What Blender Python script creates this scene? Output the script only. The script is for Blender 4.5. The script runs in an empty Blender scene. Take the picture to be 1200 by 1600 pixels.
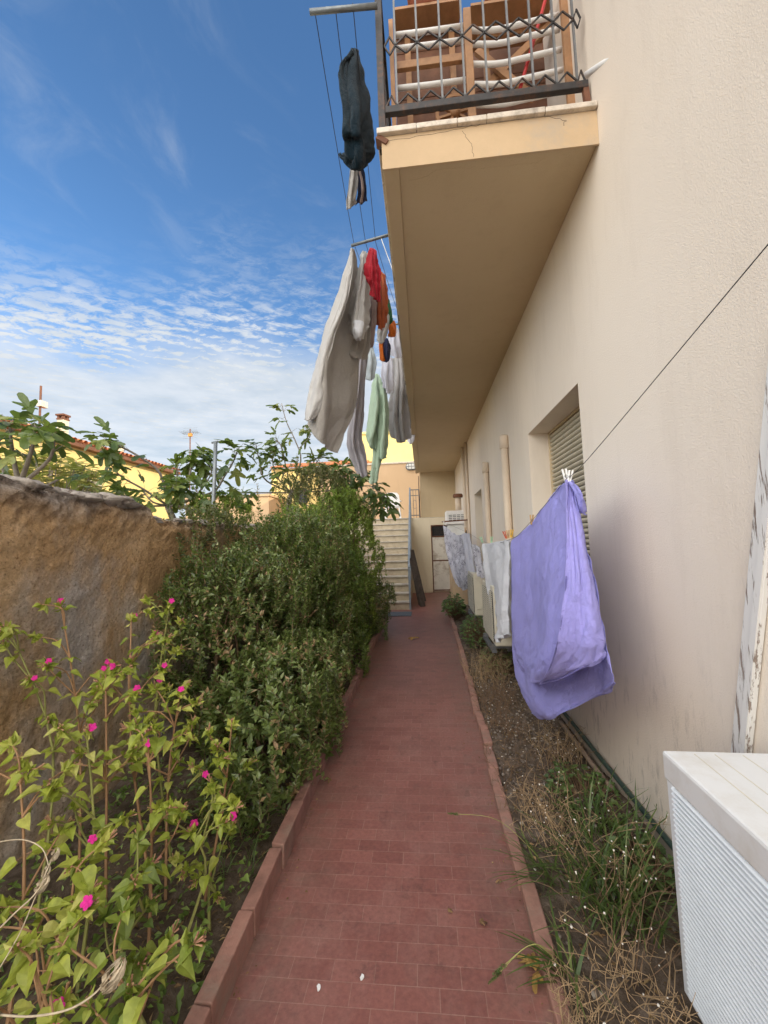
import bpy, math, random
from mathutils import Vector as V, Matrix, noise
random.seed(11)
PI = math.pi
R = math.radians
S = bpy.context.scene
COL = S.collection

# ------------------------------------------------------------------ camera
FPX, CX, CY, CAMH = 634.0, 600.0, 800.0, 1.5
def _basis():
    dy = V((61.0, -48.0, -FPX)).normalized()
    dz = V((-.032, 1, 0)); dz.z = -(dz.x*dy.x + dz.y*dy.y)/dy.z; dz.normalize()
    dx = dy.cross(dz)
    return Matrix((dx, dy, dz))
ROT = _basis()
CAMP = V((0, 0, CAMH))
cd = bpy.data.cameras.new('camera'); cam = bpy.data.objects.new('camera', cd); COL.objects.link(cam)
cd.sensor_fit = 'VERTICAL'; cd.sensor_height = 24; cd.lens = FPX/1600*24
cd.clip_start = .02; cd.clip_end = 3000
cam.matrix_world = Matrix.Translation(CAMP) @ ROT.to_4x4()
S.camera = cam
def at(px, py, X=None, Y=None, Z=None):
    """survey helper: the real point seen at a photo pixel on the plane X=, Y= or Z="""
    d = ROT @ V((px-CX, -(py-CY), -FPX))
    t = X/d.x if X is not None else (Y/d.y if Y is not None else (Z-CAMH)/d.z)
    return CAMP + d*t

# ------------------------------------------------------------------ materials
def new_mat(name):
    m = bpy.data.materials.new(name); m.use_nodes = True
    n = m.node_tree.nodes; n.clear()
    out = n.new('ShaderNodeOutputMaterial'); b = n.new('ShaderNodeBsdfPrincipled')
    m.node_tree.links.new(b.outputs[0], out.inputs[0])
    return m, n, m.node_tree.links, b, out
def ramp(n, stops):
    r = n.new('ShaderNodeValToRGB'); e = r.color_ramp.elements
    while len(e) < len(stops): e.new(.5)
    for k, (p, c) in enumerate(stops): e[k].position = p; e[k].color = (*c, 1)
    return r
def noise_node(n, l, co, scale, detail=6, rough=.6, dist=0):
    t = n.new('ShaderNodeTexNoise'); t.inputs['Scale'].default_value = scale; t.inputs['Detail'].default_value = detail
    t.inputs['Roughness'].default_value = rough; t.inputs['Distortion'].default_value = dist
    l.new(co, t.inputs['Vector']); return t
def mix(n, l, fac, a, b, mode='MIX'):
    m = n.new('ShaderNodeMix'); m.data_type = 'RGBA'; m.blend_type = mode
    for s, v in ((0, fac), (6, a), (7, b)):
        if hasattr(v, 'links') or hasattr(v, 'is_linked'): l.new(v, m.inputs[s])
        else: m.inputs[s].default_value = v if s == 0 else (*v, 1)
    return m.outputs[2]
def math_node(n, l, op, a, b=None, clamp=False):
    m = n.new('ShaderNodeMath'); m.operation = op; m.use_clamp = clamp
    for i, v in enumerate((a, b)):
        if v is None: continue
        if isinstance(v, (int, float)): m.inputs[i].default_value = v
        else: l.new(v, m.inputs[i])
    return m.outputs[0]
def add_bump(n, l, b, h, strength=.3, dist=.005, prev=None):
    u = n.new('ShaderNodeBump'); u.inputs['Strength'].default_value = strength; u.inputs['Distance'].default_value = dist
    l.new(h, u.inputs['Height'])
    if prev is not None: l.new(prev, u.inputs['Normal'])
    l.new(u.outputs[0], b.inputs['Normal']); return u.outputs[0]
def coords(n, kind='Object'):
    t = n.new('ShaderNodeTexCoord'); return t.outputs[kind]
def mapped(n, l, co, scale=(1, 1, 1), rot=(0, 0, 0), loc=(0, 0, 0)):
    m = n.new('ShaderNodeMapping'); m.inputs['Scale'].default_value = scale; m.inputs['Rotation'].default_value = rot
    m.inputs['Location'].default_value = loc; l.new(co, m.inputs['Vector']); return m.outputs[0]

def plain(name, c, rough=.6, var=.15, scale=8, bump=0., bscale=60, metal=0, dirt=None, dscale=3, spec=.4, bdist=.003):
    m, n, l, b, o = new_mat(name)
    co = coords(n)
    t = noise_node(n, l, co, scale, 8, .65)
    dark = tuple(x*(1-var) for x in c); lite = tuple(min(1, x*(1+var)) for x in c)
    r = ramp(n, [(.3, dark), (.7, lite)]); l.new(t.outputs[0], r.inputs[0])
    col = r.outputs[0]
    if dirt:
        t2 = noise_node(n, l, co, dscale, 9, .72); r2 = ramp(n, [(.5, (0, 0, 0)), (.68, (1, 1, 1))]); l.new(t2.outputs[0], r2.inputs[0])
        col = mix(n, l, r2.outputs[0], col, dirt)
    l.new(col, b.inputs['Base Color'])
    b.inputs['Roughness'].default_value = rough; b.inputs['Metallic'].default_value = metal
    b.inputs['Specular IOR Level'].default_value = spec
    if bump:
        t3 = noise_node(n, l, co, bscale, 5, .6); add_bump(n, l, b, t3.outputs[0], bump, bdist)
    return m

def leaf_mat(name, stops, trans=.3, rough=.45, spec=.5):
    m, n, l, b, o = new_mat(name)
    g = n.new('ShaderNodeNewGeometry')
    r = ramp(n, stops); cl = noise_node(n, l, coords(n), 2.6, 4, .6); cm = n.new('ShaderNodeMapRange'); cm.inputs[1].default_value = .32; cm.inputs[2].default_value = .68; cm.inputs[3].default_value = -.3; cm.inputs[4].default_value = .32; l.new(cl.outputs[0], cm.inputs[0])
    l.new(math_node(n, l, 'ADD', g.outputs['Random Per Island'], cm.outputs[0], True), r.inputs[0])
    t = noise_node(n, l, coords(n), 40, 3)
    rr = ramp(n, [(.3, (.75, .75, .75)), (.7, (1.2, 1.2, 1.2))]); l.new(t.outputs[0], rr.inputs[0])
    c = mix(n, l, 1.0, r.outputs[0], rr.outputs[0], 'MULTIPLY')
    l.new(c, b.inputs['Base Color']); b.inputs['Roughness'].default_value = rough; b.inputs['Specular IOR Level'].default_value = spec
    tr = n.new('ShaderNodeBsdfTranslucent'); l.new(mix(n, l, .4, c, (.5, .7, .1)), tr.inputs[0])
    ms = n.new('ShaderNodeMixShader'); ms.inputs[0].default_value = trans
    l.new(b.outputs[0], ms.inputs[1]); l.new(tr.outputs[0], ms.inputs[2]); l.new(ms.outputs[0], o.inputs[0])
    return m

def cloth_mat(name, c, weave=900, var=.06, trans=.15, speckle=None, print_=None):
    m, n, l, b, o = new_mat(name)
    co = coords(n)
    t = noise_node(n, l, co, 5, 4); d = tuple(x*(1-var) for x in c); e = tuple(min(1, x*(1+var)) for x in c)
    r = ramp(n, [(.3, d), (.7, e)]); l.new(t.outputs[0], r.inputs[0]); col = r.outputs[0]
    if speckle:
        t2 = noise_node(n, l, co, 160, 2); r2 = ramp(n, [(.5, (0, 0, 0)), (.62, (1, 1, 1))]); l.new(t2.outputs[0], r2.inputs[0])
        col = mix(n, l, r2.outputs[0], col, speckle)
    if print_:
        v = n.new('ShaderNodeTexVoronoi'); v.feature = 'DISTANCE_TO_EDGE'; v.inputs['Scale'].default_value = 11
        dd = noise_node(n, l, co, 6, 3); mm = n.new('ShaderNodeVectorMath'); mm.operation = 'ADD'; l.new(co, mm.inputs[0]); l.new(dd.outputs['Color'], mm.inputs[1])
        l.new(mm.outputs[0], v.inputs['Vector'])
        r3 = ramp(n, [(.0, (1, 1, 1)), (.06, (1, 1, 1)), (.09, (0, 0, 0)), (1, (0, 0, 0))]); l.new(v.outputs[0], r3.inputs[0])
        t4 = noise_node(n, l, co, 9, 3); r4 = ramp(n, [(.45, (0, 0, 0)), (.55, (1, 1, 1))]); l.new(t4.outputs[0], r4.inputs[0])
        col = mix(n, l, mix(n, l, 1.0, r3.outputs[0], r4.outputs[0], 'MULTIPLY'), col, print_)
    l.new(col, b.inputs['Base Color']); b.inputs['Roughness'].default_value = .9; b.inputs['Specular IOR Level'].default_value = .15
    b.inputs['Sheen Weight'].default_value = .15
    t3 = noise_node(n, l, co, 16, 8, .74, 1.4); p = add_bump(n, l, b, t3.outputs[0], 1.0, .022)
    t5 = noise_node(n, l, co, weave*.4, 2); add_bump(n, l, b, t5.outputs[0], .2, .001, p)
    tr = n.new('ShaderNodeBsdfTranslucent'); l.new(col, tr.inputs[0])
    ms = n.new('ShaderNodeMixShader'); ms.inputs[0].default_value = trans
    l.new(b.outputs[0], ms.inputs[1]); l.new(tr.outputs[0], ms.inputs[2]); l.new(ms.outputs[0], o.inputs[0])
    return m

def stucco_mat(name, base, warm, stain, low_z=None):
    """painted roughcast plaster with faint patches and grime near the ground"""
    m, n, l, b, o = new_mat(name)
    co = coords(n)
    t = noise_node(n, l, co, .55, 5, .55); r = ramp(n, [(.35, base), (.68, warm)]); l.new(t.outputs[0], r.inputs[0])
    col = r.outputs[0]
    t2 = noise_node(n, l, mapped(n, l, co, (3, 3, .5)), 1.6, 8, .7); r2 = ramp(n, [(.52, (0, 0, 0)), (.8, (1, 1, 1))]); l.new(t2.outputs[0], r2.inputs[0])
    col = mix(n, l, math_node(n, l, 'MULTIPLY', r2.outputs[0], .35), col, stain)
    if low_z:
        s = n.new('ShaderNodeSeparateXYZ'); l.new(co, s.inputs[0])
        h = n.new('ShaderNodeMapRange'); h.inputs[1].default_value = low_z; h.inputs[2].default_value = 0.; h.inputs[3].default_value = 0; h.inputs[4].default_value = 1
        l.new(s.outputs[2], h.inputs[0])
        t3 = noise_node(n, l, mapped(n, l, co, (5, 5, 1.2)), 3.2, 10, .75); r3 = ramp(n, [(.55, (0, 0, 0)), (.72, (1, 1, 1))]); l.new(t3.outputs[0], r3.inputs[0])
        f = math_node(n, l, 'MULTIPLY', math_node(n, l, 'MULTIPLY', h.outputs[0], r3.outputs[0]), .95)
        col = mix(n, l, f, col, (.13, .115, .1))
    l.new(col, b.inputs['Base Color']); b.inputs['Roughness'].default_value = .88; b.inputs['Specular IOR Level'].default_value = .2
    t4 = noise_node(n, l, co, 110, 5, .65); t5 = noise_node(n, l, co, 260, 3, .6)
    p = add_bump(n, l, b, t4.outputs[0], .38, .007); add_bump(n, l, b, t5.outputs[0], .45, .004, p)
    return m

M = {}
M['stucco'] = stucco_mat('stucco', (.745, .66, .555), (.795, .715, .615), (.56, .48, .395), 1.1)
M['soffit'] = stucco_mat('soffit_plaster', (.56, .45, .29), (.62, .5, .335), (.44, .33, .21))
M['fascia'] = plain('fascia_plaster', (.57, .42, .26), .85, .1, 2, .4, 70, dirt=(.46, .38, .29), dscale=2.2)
M['marble'] = plain('marble_edge', (.62, .55, .46), .5, .2, 14, .3, 60, dirt=(.32, .27, .22), dscale=9)
M['ochre_wall'] = None
M['peach'] = stucco_mat('peach_plaster', (.52, .36, .215), (.56, .395, .245), (.4, .28, .18))
M['yellow'] = stucco_mat('yellow_plaster', (.70, .52, .20), (.75, .58, .24), (.58, .42, .2))
M['yellow_bright'] = stucco_mat('bright_yellow_plaster', (.74, .60, .22), (.77, .64, .26), (.66, .5, .2))
M['cream_wall'] = stucco_mat('cream_plaster', (.66, .58, .42), (.7, .62, .47), (.36, .3, .22), .5)
M['terracotta'] = plain('roof_tile', (.42, .16, .07), .8, .35, 5, .3, 30)
M['dark_metal'] = plain('dark_iron', (.035, .033, .034), .55, .3, 30, .2, 120, dirt=(.12, .06, .035), dscale=12, metal=.2)
M['grey_metal'] = plain('grey_iron', (.16, .165, .17), .5, .2, 20, .15, 100, metal=.3)
M['stair_metal'] = plain('blue_grey_painted_iron', (.22, .255, .29), .5, .15, 20, .15, 80)
M['galv'] = plain('galvanised_tube', (.2, .22, .23), .45, .2, 25, metal=.5)
M['wire'] = plain('line_wire', (.05, .05, .055), .5, .1)
M['wood'] = plain('orange_wood', (.36, .19, .09), .6, .25, 9, .3, 50)
M['wood_dark'] = plain('brown_wood', (.17, .075, .04), .65, .3, 8, .3, 40)
M['board'] = plain('weathered_board', (.085, .068, .056), .85, .4, 9, .5, 40)
M['white_paint'] = plain('white_paint', (.78, .77, .75), .45, .04, 12)
M['white_plastic'] = plain('white_plastic', (.8, .8, .78), .4, .04, 6)
M['red_paint'] = plain('red_paint', (.5, .03, .03), .4, .1)
M['clay'] = plain('clay_pot', (.38, .13, .075), .8, .2, 10, .2, 60)
M['ac_white'] = plain('aged_white_enamel', (.74, .75, .74), .42, .03, 3, .06, 90, dirt=(.66, .65, .61), dscale=4.5)
M['ac_slat'] = plain('white_louvre', (.74, .78, .80), .4, .06, 4)
M['ac_cream'] = plain('cream_enamel', (.62, .58, .47), .45, .06, 4, dirt=(.5, .46, .36), dscale=3)
M['dark_gap'] = plain('dark_recess', (.03, .032, .036), .7, .2)
M['shutter'] = plain('shutter_slat', (.50, .45, .34), .5, .08, 8)
M['pipe'] = plain('painted_pipe', (.64, .53, .41), .6, .06, 5, .1, 60)
M['rust'] = plain('rusty_metal', (.16, .07, .04), .8, .35, 12, .4, 60)
M['door_paint'] = plain('door_paint', (.66, .63, .56), .6, .06, 4, .15, 40, dirt=(.34, .27, .2), dscale=3.2)
M['stone_tread'] = plain('stair_tread', (.46, .42, .35), .6, .15, 9, .2, 50, dirt=(.3, .26, .22), dscale=5)
M['riser'] = plain('stair_riser', (.47, .40, .29), .8, .15, 5, .2, 50, dirt=(.36, .29, .21), dscale=4)
M['mat_rubber'] = plain('doormat_fibre', (.10, .115, .13), .95, .3, 40, .6, 200)
M['hose'] = plain('green_hose', (.035, .06, .05), .5, .2, 20)
M['stick'] = plain('dry_stick', (.26, .19, .14), .9, .3, 20, .4, 60)
M['glass'] = plain('lamp_glass', (.62, .62, .58), .2, .05)
M['bark'] = plain('fig_bark', (.24, .21, .18), .85, .25, 14, .4, 50)
M['stem'] = plain('brown_stem', (.17, .105, .06), .8, .3, 20)
M['stem_green'] = plain('green_stem', (.24, .24, .07), .7, .3, 12)
M['stem_red'] = plain('reddish_stem', (.30, .17, .085), .7, .3, 12)
M['straw'] = plain('dry_straw', (.34, .235, .13), .85, .35, 20)
M['seed'] = plain('dry_pod', (.48, .40, .28), .9, .25, 60, .5, 160)
M['mirabilis'] = leaf_mat('lime_leaf', [(0, (.2, .25, .03)), (.5, (.34, .39, .05)), (.85, (.46, .48, .09)), (1, (.52, .5, .14))], .33, .5)
M['mirabilis_low'] = leaf_mat('mid_green_leaf', [(0, (.1, .15, .025)), (.6, (.22, .28, .04)), (1, (.36, .4, .07))], .3, .5)
M['myrtle'] = leaf_mat('myrtle_leaf', [(0, (.065, .095, .022)), (.5, (.12, .165, .042)), (.86, (.2, .255, .075)), (.95, (.28, .32, .14)), (1, (.4, .26, .14))], .22, .36, .6)
M['myrtle_light'] = leaf_mat('light_green_leaf', [(0, (.12, .19, .03)), (.6, (.22, .32, .05)), (1, (.34, .43, .09))], .3, .42)
M['myrtle_dull'] = leaf_mat('dull_olive_leaf', [(0, (.07, .085, .025)), (.6, (.12, .135, .045)), (1, (.2, .17, .08))], .2, .45)
M['creeper'] = leaf_mat('creeper_leaf', [(0, (.065, .11, .02)), (.6, (.12, .19, .035)), (1, (.22, .3, .07))], .25, .4)
M['fig'] = leaf_mat('fig_leaf', [(0, (.04, .07, .018)), (.5, (.075, .12, .028)), (.85, (.12, .17, .04)), (1, (.22, .24, .06))], .28, .42)
M['loquat'] = leaf_mat('loquat_leaf', [(0, (.16, .16, .04)), (.6, (.27, .24, .07)), (1, (.36, .3, .12))], .3, .4)
M['geranium'] = leaf_mat('geranium_leaf', [(0, (.05, .09, .025)), (.6, (.08, .14, .035)), (1, (.14, .19, .05))], .2, .5)
M['grass'] = leaf_mat('grass_blade', [(0, (.05, .09, .02)), (.6, (.08, .14, .035)), (1, (.16, .2, .06))], .25, .4)
M['dryleaf'] = leaf_mat('dry_leaf', [(0, (.1, .065, .035)), (.6, (.2, .12, .06)), (1, (.32, .22, .11))], .1, .8, .2)
M['fallen'] = leaf_mat('fallen_leaf', [(0, (.30, .17, .05)), (1, (.38, .24, .08))], .1, .7, .2)
M['magenta'] = leaf_mat('magenta_petal', [(0, (.55, .01, .19)), (1, (.72, .03, .33))], .2, .6, .2)
M['bud'] = leaf_mat('pink_bud', [(0, (.42, .13, .14)), (1, (.46, .3, .16))], .2, .6, .2)
M['fruit'] = plain('green_fig', (.16, .24, .05), .5, .15)
M['white_flower'] = plain('white_seed_head', (.72, .68, .6), .9, .1)
M['purple'] = cloth_mat('lilac_cotton', (.40, .39, .90), var=.06, trans=.12)
M['lilac'] = cloth_mat('pinkish_lilac_cotton', (.43, .405, .91), var=.06, trans=.12)
M['towel'] = cloth_mat('white_towelling', (.74, .76, .80), 500, .04, .15)
M['whitecloth'] = cloth_mat('white_cotton', (.73, .74, .82), var=.04, trans=.2)
M['floral'] = cloth_mat('floral_cotton', (.66, .66, .72), trans=.15, print_=(.16, .15, .22))
M['grey_linen'] = cloth_mat('grey_linen', (.50, .47, .43), trans=.2, speckle=(.42, .39, .355))
M['white_linen'] = cloth_mat('pale_linen', (.60, .585, .56), trans=.2)
M['teal'] = cloth_mat('dark_teal_fleece', (.004, .02, .034), 300, .2, .03)
M['navy'] = cloth_mat('navy_cotton', (.02, .025, .07), trans=.05)
M['red'] = cloth_mat('red_jersey', (.55, .025, .045), trans=.15)
M['orange'] = cloth_mat('rust_orange_jersey', (.45, .11, .04), trans=.15)
M['bright_orange'] = cloth_mat('bright_orange_jersey', (.62, .15, .015), trans=.15)
M['green'] = cloth_mat('dark_green_jersey', (.015, .11, .035), trans=.1)
M['mauve'] = cloth_mat('dusty_mauve_linen', (.40, .31, .29), trans=.15)
M['mint'] = cloth_mat('mint_cotton', (.50, .64, .49), trans=.25)
M['paleblue'] = cloth_mat('pale_blue_cotton', (.52, .58, .60), trans=.25)
M['greycloth'] = cloth_mat('light_grey_jersey', (.44, .43, .43), trans=.2)
M['lilac_grey'] = cloth_mat('lilac_grey_cotton', (.46, .44, .47), trans=.2)

def stripes(name, a, b_, freq):
    m, n, l, b, o = new_mat(name)
    w = n.new('ShaderNodeTexWave'); w.bands_direction = 'DIAGONAL'; w.inputs['Scale'].default_value = freq; l.new(coords(n), w.inputs['Vector'])
    r = ramp(n, [(.45, a), (.55, b_)]); l.new(w.outputs['Fac'], r.inputs[0]); l.new(r.outputs[0], b.inputs['Base Color']); b.inputs['Roughness'].default_value = .9
    return m
M['striped'] = stripes('striped_cotton', (.6, .6, .62), (.02, .03, .08), 14)
M['peg_wood'] = plain('peg_wood', (.5, .31, .14), .7, .15, 20)
M['peg_white'] = plain('peg_white', (.82, .82, .8), .4, .02)
M['peg_green'] = plain('peg_green', (.35, .62, .42), .4, .05)
M['peg_red'] = plain('peg_red', (.62, .13, .06), .4, .05)
M['peg_yellow'] = plain('peg_yellow', (.75, .45, .04), .4, .05)

def path_mat():
    m, n, l, b, o = new_mat('red_paving')
    co = coords(n)
    warp = noise_node(n, l, co, 3, 2)
    sub = n.new('ShaderNodeVectorMath'); sub.operation = 'MULTIPLY_ADD'; l.new(warp.outputs['Color'], sub.inputs[0]); sub.inputs[1].default_value = (.006, .006, 0); l.new(co, sub.inputs[2])
    br = n.new('ShaderNodeTexBrick'); l.new(sub.outputs[0], br.inputs['Vector'])
    br.inputs['Scale'].default_value = 1; br.inputs['Brick Width'].default_value = .15; br.inputs['Row Height'].default_value = .075
    br.inputs['Mortar Size'].default_value = .0014; br.inputs['Mortar Smooth'].default_value = .25; br.inputs['Bias'].default_value = -.1
    br.inputs['Color1'].default_value = (.195, .073, .058, 1); br.inputs['Color2'].default_value = (.265, .108, .086, 1); br.inputs['Mortar'].default_value = (.31, .18, .14, 1)
    # joints filled here and there
    t0 = noise_node(n, l, co, 4.5, 5, .6); r0 = ramp(n, [(.44, (0, 0, 0)), (.62, (1, 1, 1))]); l.new(t0.outputs[0], r0.inputs[0])
    base = mix(n, l, .6, (.233, .09, .072), br.outputs['Color'])
    col = mix(n, l, r0.outputs[0], base, br.outputs['Color'])
    # dust and wear
    t1 = noise_node(n, l, mapped(n, l, co, (1.6, 1, 1)), 2.2, 9, .7); r1 = ramp(n, [(.46, (0, 0, 0)), (.75, (1, 1, 1))]); l.new(t1.outputs[0], r1.inputs[0])
    col = mix(n, l, math_node(n, l, 'MULTIPLY', r1.outputs[0], .6), col, (.31, .17, .14))
    t2 = noise_node(n, l, co, 1.5, 8, .7); r2 = ramp(n, [(.5, (0, 0, 0)), (.72, (1, 1, 1))]); l.new(t2.outputs[0], r2.inputs[0])
    col = mix(n, l, math_node(n, l, 'MULTIPLY', r2.outputs[0], .75), col, (.15, .068, .053))
    t8 = noise_node(n, l, mapped(n, l, co, (1, 1, 1), loc=(7, 3, 0)), 6, 8, .75); r8 = ramp(n, [(.56, (0, 0, 0)), (.66, (1, 1, 1))]); l.new(t8.outputs[0], r8.inputs[0])
    col = mix(n, l, math_node(n, l, 'MULTIPLY', r8.outputs[0], .65), col, (.11, .052, .042))
    # grey dust drifted along the kerbs
    s = n.new('ShaderNodeSeparateXYZ'); l.new(co, s.inputs[0])
    ax = math_node(n, l, 'ABSOLUTE', math_node(n, l, 'ADD', s.outputs[0], .17))
    mr = n.new('ShaderNodeMapRange'); mr.inputs[1].default_value = .26; mr.inputs[2].default_value = .58; l.new(ax, mr.inputs[0])
    t4 = noise_node(n, l, co, 9, 8, .7); r4 = ramp(n, [(.38, (0, 0, 0)), (.62, (1, 1, 1))]); l.new(t4.outputs[0], r4.inputs[0])
    col = mix(n, l, math_node(n, l, 'MULTIPLY', math_node(n, l, 'MULTIPLY', mr.outputs[0], r4.outputs[0]), .8), col, (.19, .125, .098))
    t5 = noise_node(n, l, co, 55, 4, .7); r5 = ramp(n, [(.3, (.8, .8, .8)), (.7, (1.16, 1.16, 1.16))]); l.new(t5.outputs[0], r5.inputs[0])
    col = mix(n, l, 1., col, r5.outputs[0], 'MULTIPLY')
    l.new(col, b.inputs['Base Color'])
    rr = n.new('ShaderNodeMapRange'); rr.inputs[3].default_value = .36; rr.inputs[4].default_value = .66; l.new(t1.outputs[0], rr.inputs[0]); l.new(rr.outputs[0], b.inputs['Roughness'])
    b.inputs['Specular IOR Level'].default_value = .5
    inv = math_node(n, l, 'SUBTRACT', 1., br.outputs['Fac'])
    p = add_bump(n, l, b, inv, .35, .0015); t3 = noise_node(n, l, co, 120, 4); add_bump(n, l, b, t3.outputs[0], .15, .002, p)
    return m
M['path'] = path_mat()
M['kerb'] = plain('kerb_brick', (.28, .145, .11), .85, .3, 9, .6, 45, dirt=(.25, .17, .13), dscale=6, bdist=.006)
M['kerb_right'] = plain('kerb_brick_dusty', (.31, .165, .125), .85, .25, 9, .5, 45, dirt=(.22, .17, .13), dscale=5, bdist=.006)

def soil_mat():
    m, n, l, b, o = new_mat('soil')
    co = coords(n)
    t = noise_node(n, l, co, 14, 10, .75); r = ramp(n, [(.25, (.045, .033, .025)), (.5, (.12, .09, .066)), (.72, (.22, .175, .14))]); l.new(t.outputs[0], r.inputs[0])
    t2 = noise_node(n, l, co, 90, 4, .7); r2 = ramp(n, [(.6, (0, 0, 0)), (.7, (1, 1, 1))]); l.new(t2.outputs[0], r2.inputs[0])
    l.new(mix(n, l, math_node(n, l, 'MULTIPLY', r2.outputs[0], .5), r.outputs[0], (.26, .21, .17)), b.inputs['Base Color'])
    b.inputs['Roughness'].default_value = .95; b.inputs['Specular IOR Level'].default_value = .1
    p = add_bump(n, l, b, t.outputs[0], .8, .02); add_bump(n, l, b, t2.outputs[0], .5, .006, p)
    return m
M['soil'] = soil_mat()
M['ground'] = plain('earth', (.24, .19, .14), .95, .3, 1.2, .3, 8)

def ochre_mat():
    m, n, l, b, o = new_mat('old_ochre_render')
    co = coords(n)
    t = noise_node(n, l, co, 2.4, 8, .65); r = ramp(n, [(.3, (.49, .31, .16)), (.5, (.63, .41, .215)), (.72, (.69, .51, .33))]); l.new(t.outputs[0], r.inputs[0])
    col = r.outputs[0]
    # grey cement patches low on the wall and a dark weathered crest
    s = n.new('ShaderNodeSeparateXYZ'); l.new(co, s.inputs[0])
    t2 = noise_node(n, l, mapped(n, l, co, (1, 1, .6), loc=(3, 1, 2)), 1.7, 7, .6)
    lo = n.new('ShaderNodeMapRange'); lo.inputs[1].default_value = 1.5; lo.inputs[2].default_value = .7; l.new(s.outputs[2], lo.inputs[0])
    r2 = ramp(n, [(.52, (0, 0, 0)), (.70, (1, 1, 1))]); l.new(math_node(n, l, 'ADD', t2.outputs[0], math_node(n, l, 'MULTIPLY', lo.outputs[0], .13)), r2.inputs[0])
    col = mix(n, l, r2.outputs[0], col, (.56, .49, .43))
    hi = n.new('ShaderNodeMapRange'); hi.inputs[1].default_value = 1.66; hi.inputs[2].default_value = 1.80; l.new(math_node(n, l, 'ADD', s.outputs[2], math_node(n, l, 'MULTIPLY', math_node(n, l, 'SUBTRACT', t2.outputs[0], .5), .5)), hi.inputs[0])
    t6 = noise_node(n, l, co, 7, 8, .7); r6 = ramp(n, [(.36, (.11, .085, .065)), (.5, (.36, .30, .25)), (.68, (.66, .6, .54))]); l.new(t6.outputs[0], r6.inputs[0])
    col = mix(n, l, hi.outputs[0], col, r6.outputs[0])
    t4 = noise_node(n, l, mapped(n, l, co, (6, 6, .8)), 2, 8, .7); r4 = ramp(n, [(.58, (0, 0, 0)), (.72, (1, 1, 1))]); l.new(t4.outputs[0], r4.inputs[0])
    col = mix(n, l, math_node(n, l, 'MULTIPLY', r4.outputs[0], .45), col, (.2, .12, .065))
    gr = noise_node(n, l, co, 58, 4, .6); rg = ramp(n, [(.30, (.42, .36, .3)), (.42, (.95, .94, .92)), (.52, (1., 1., 1.)), (.7, (1.28, 1.3, 1.32))]); l.new(gr.outputs[0], rg.inputs[0])
    col = mix(n, l, .8, col, rg.outputs[0], 'MULTIPLY')
    l.new(col, b.inputs['Base Color']); b.inputs['Roughness'].default_value = .95; b.inputs['Specular IOR Level'].default_value = .1
    t5 = noise_node(n, l, co, 28, 8, .7); v = n.new('ShaderNodeTexVoronoi'); v.inputs['Scale'].default_value = 60; l.new(co, v.inputs['Vector'])
    p = add_bump(n, l, b, t5.outputs[0], 1.0, .045); t7 = noise_node(n, l, co, 75, 5, .7); add_bump(n, l, b, t7.outputs[0], .9, .016, p)
    return m
M['ochre_wall'] = ochre_mat()

def peel_mat():
    m, n, l, b, o = new_mat('peeling_white_board')
    co = coords(n)
    t = noise_node(n, l, mapped(n, l, co, (30, 30, 2.2)), 1.6, 8, .7); r = ramp(n, [(.42, (0, 0, 0)), (.45, (1, 1, 1))]); l.new(t.outputs[0], r.inputs[0])
    t2 = noise_node(n, l, mapped(n, l, co, (50, 50, 3)), 3, 6); r2 = ramp(n, [(.3, (.2, .15, .12)), (.7, (.34, .28, .24))]); l.new(t2.outputs[0], r2.inputs[0])
    l.new(mix(n, l, r.outputs[0], r2.outputs[0], (.7, .69, .66)), b.inputs['Base Color']); b.inputs['Roughness'].default_value = .7
    add_bump(n, l, b, r.outputs[0], .5, .002)
    return m
M['peel'] = peel_mat()

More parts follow.
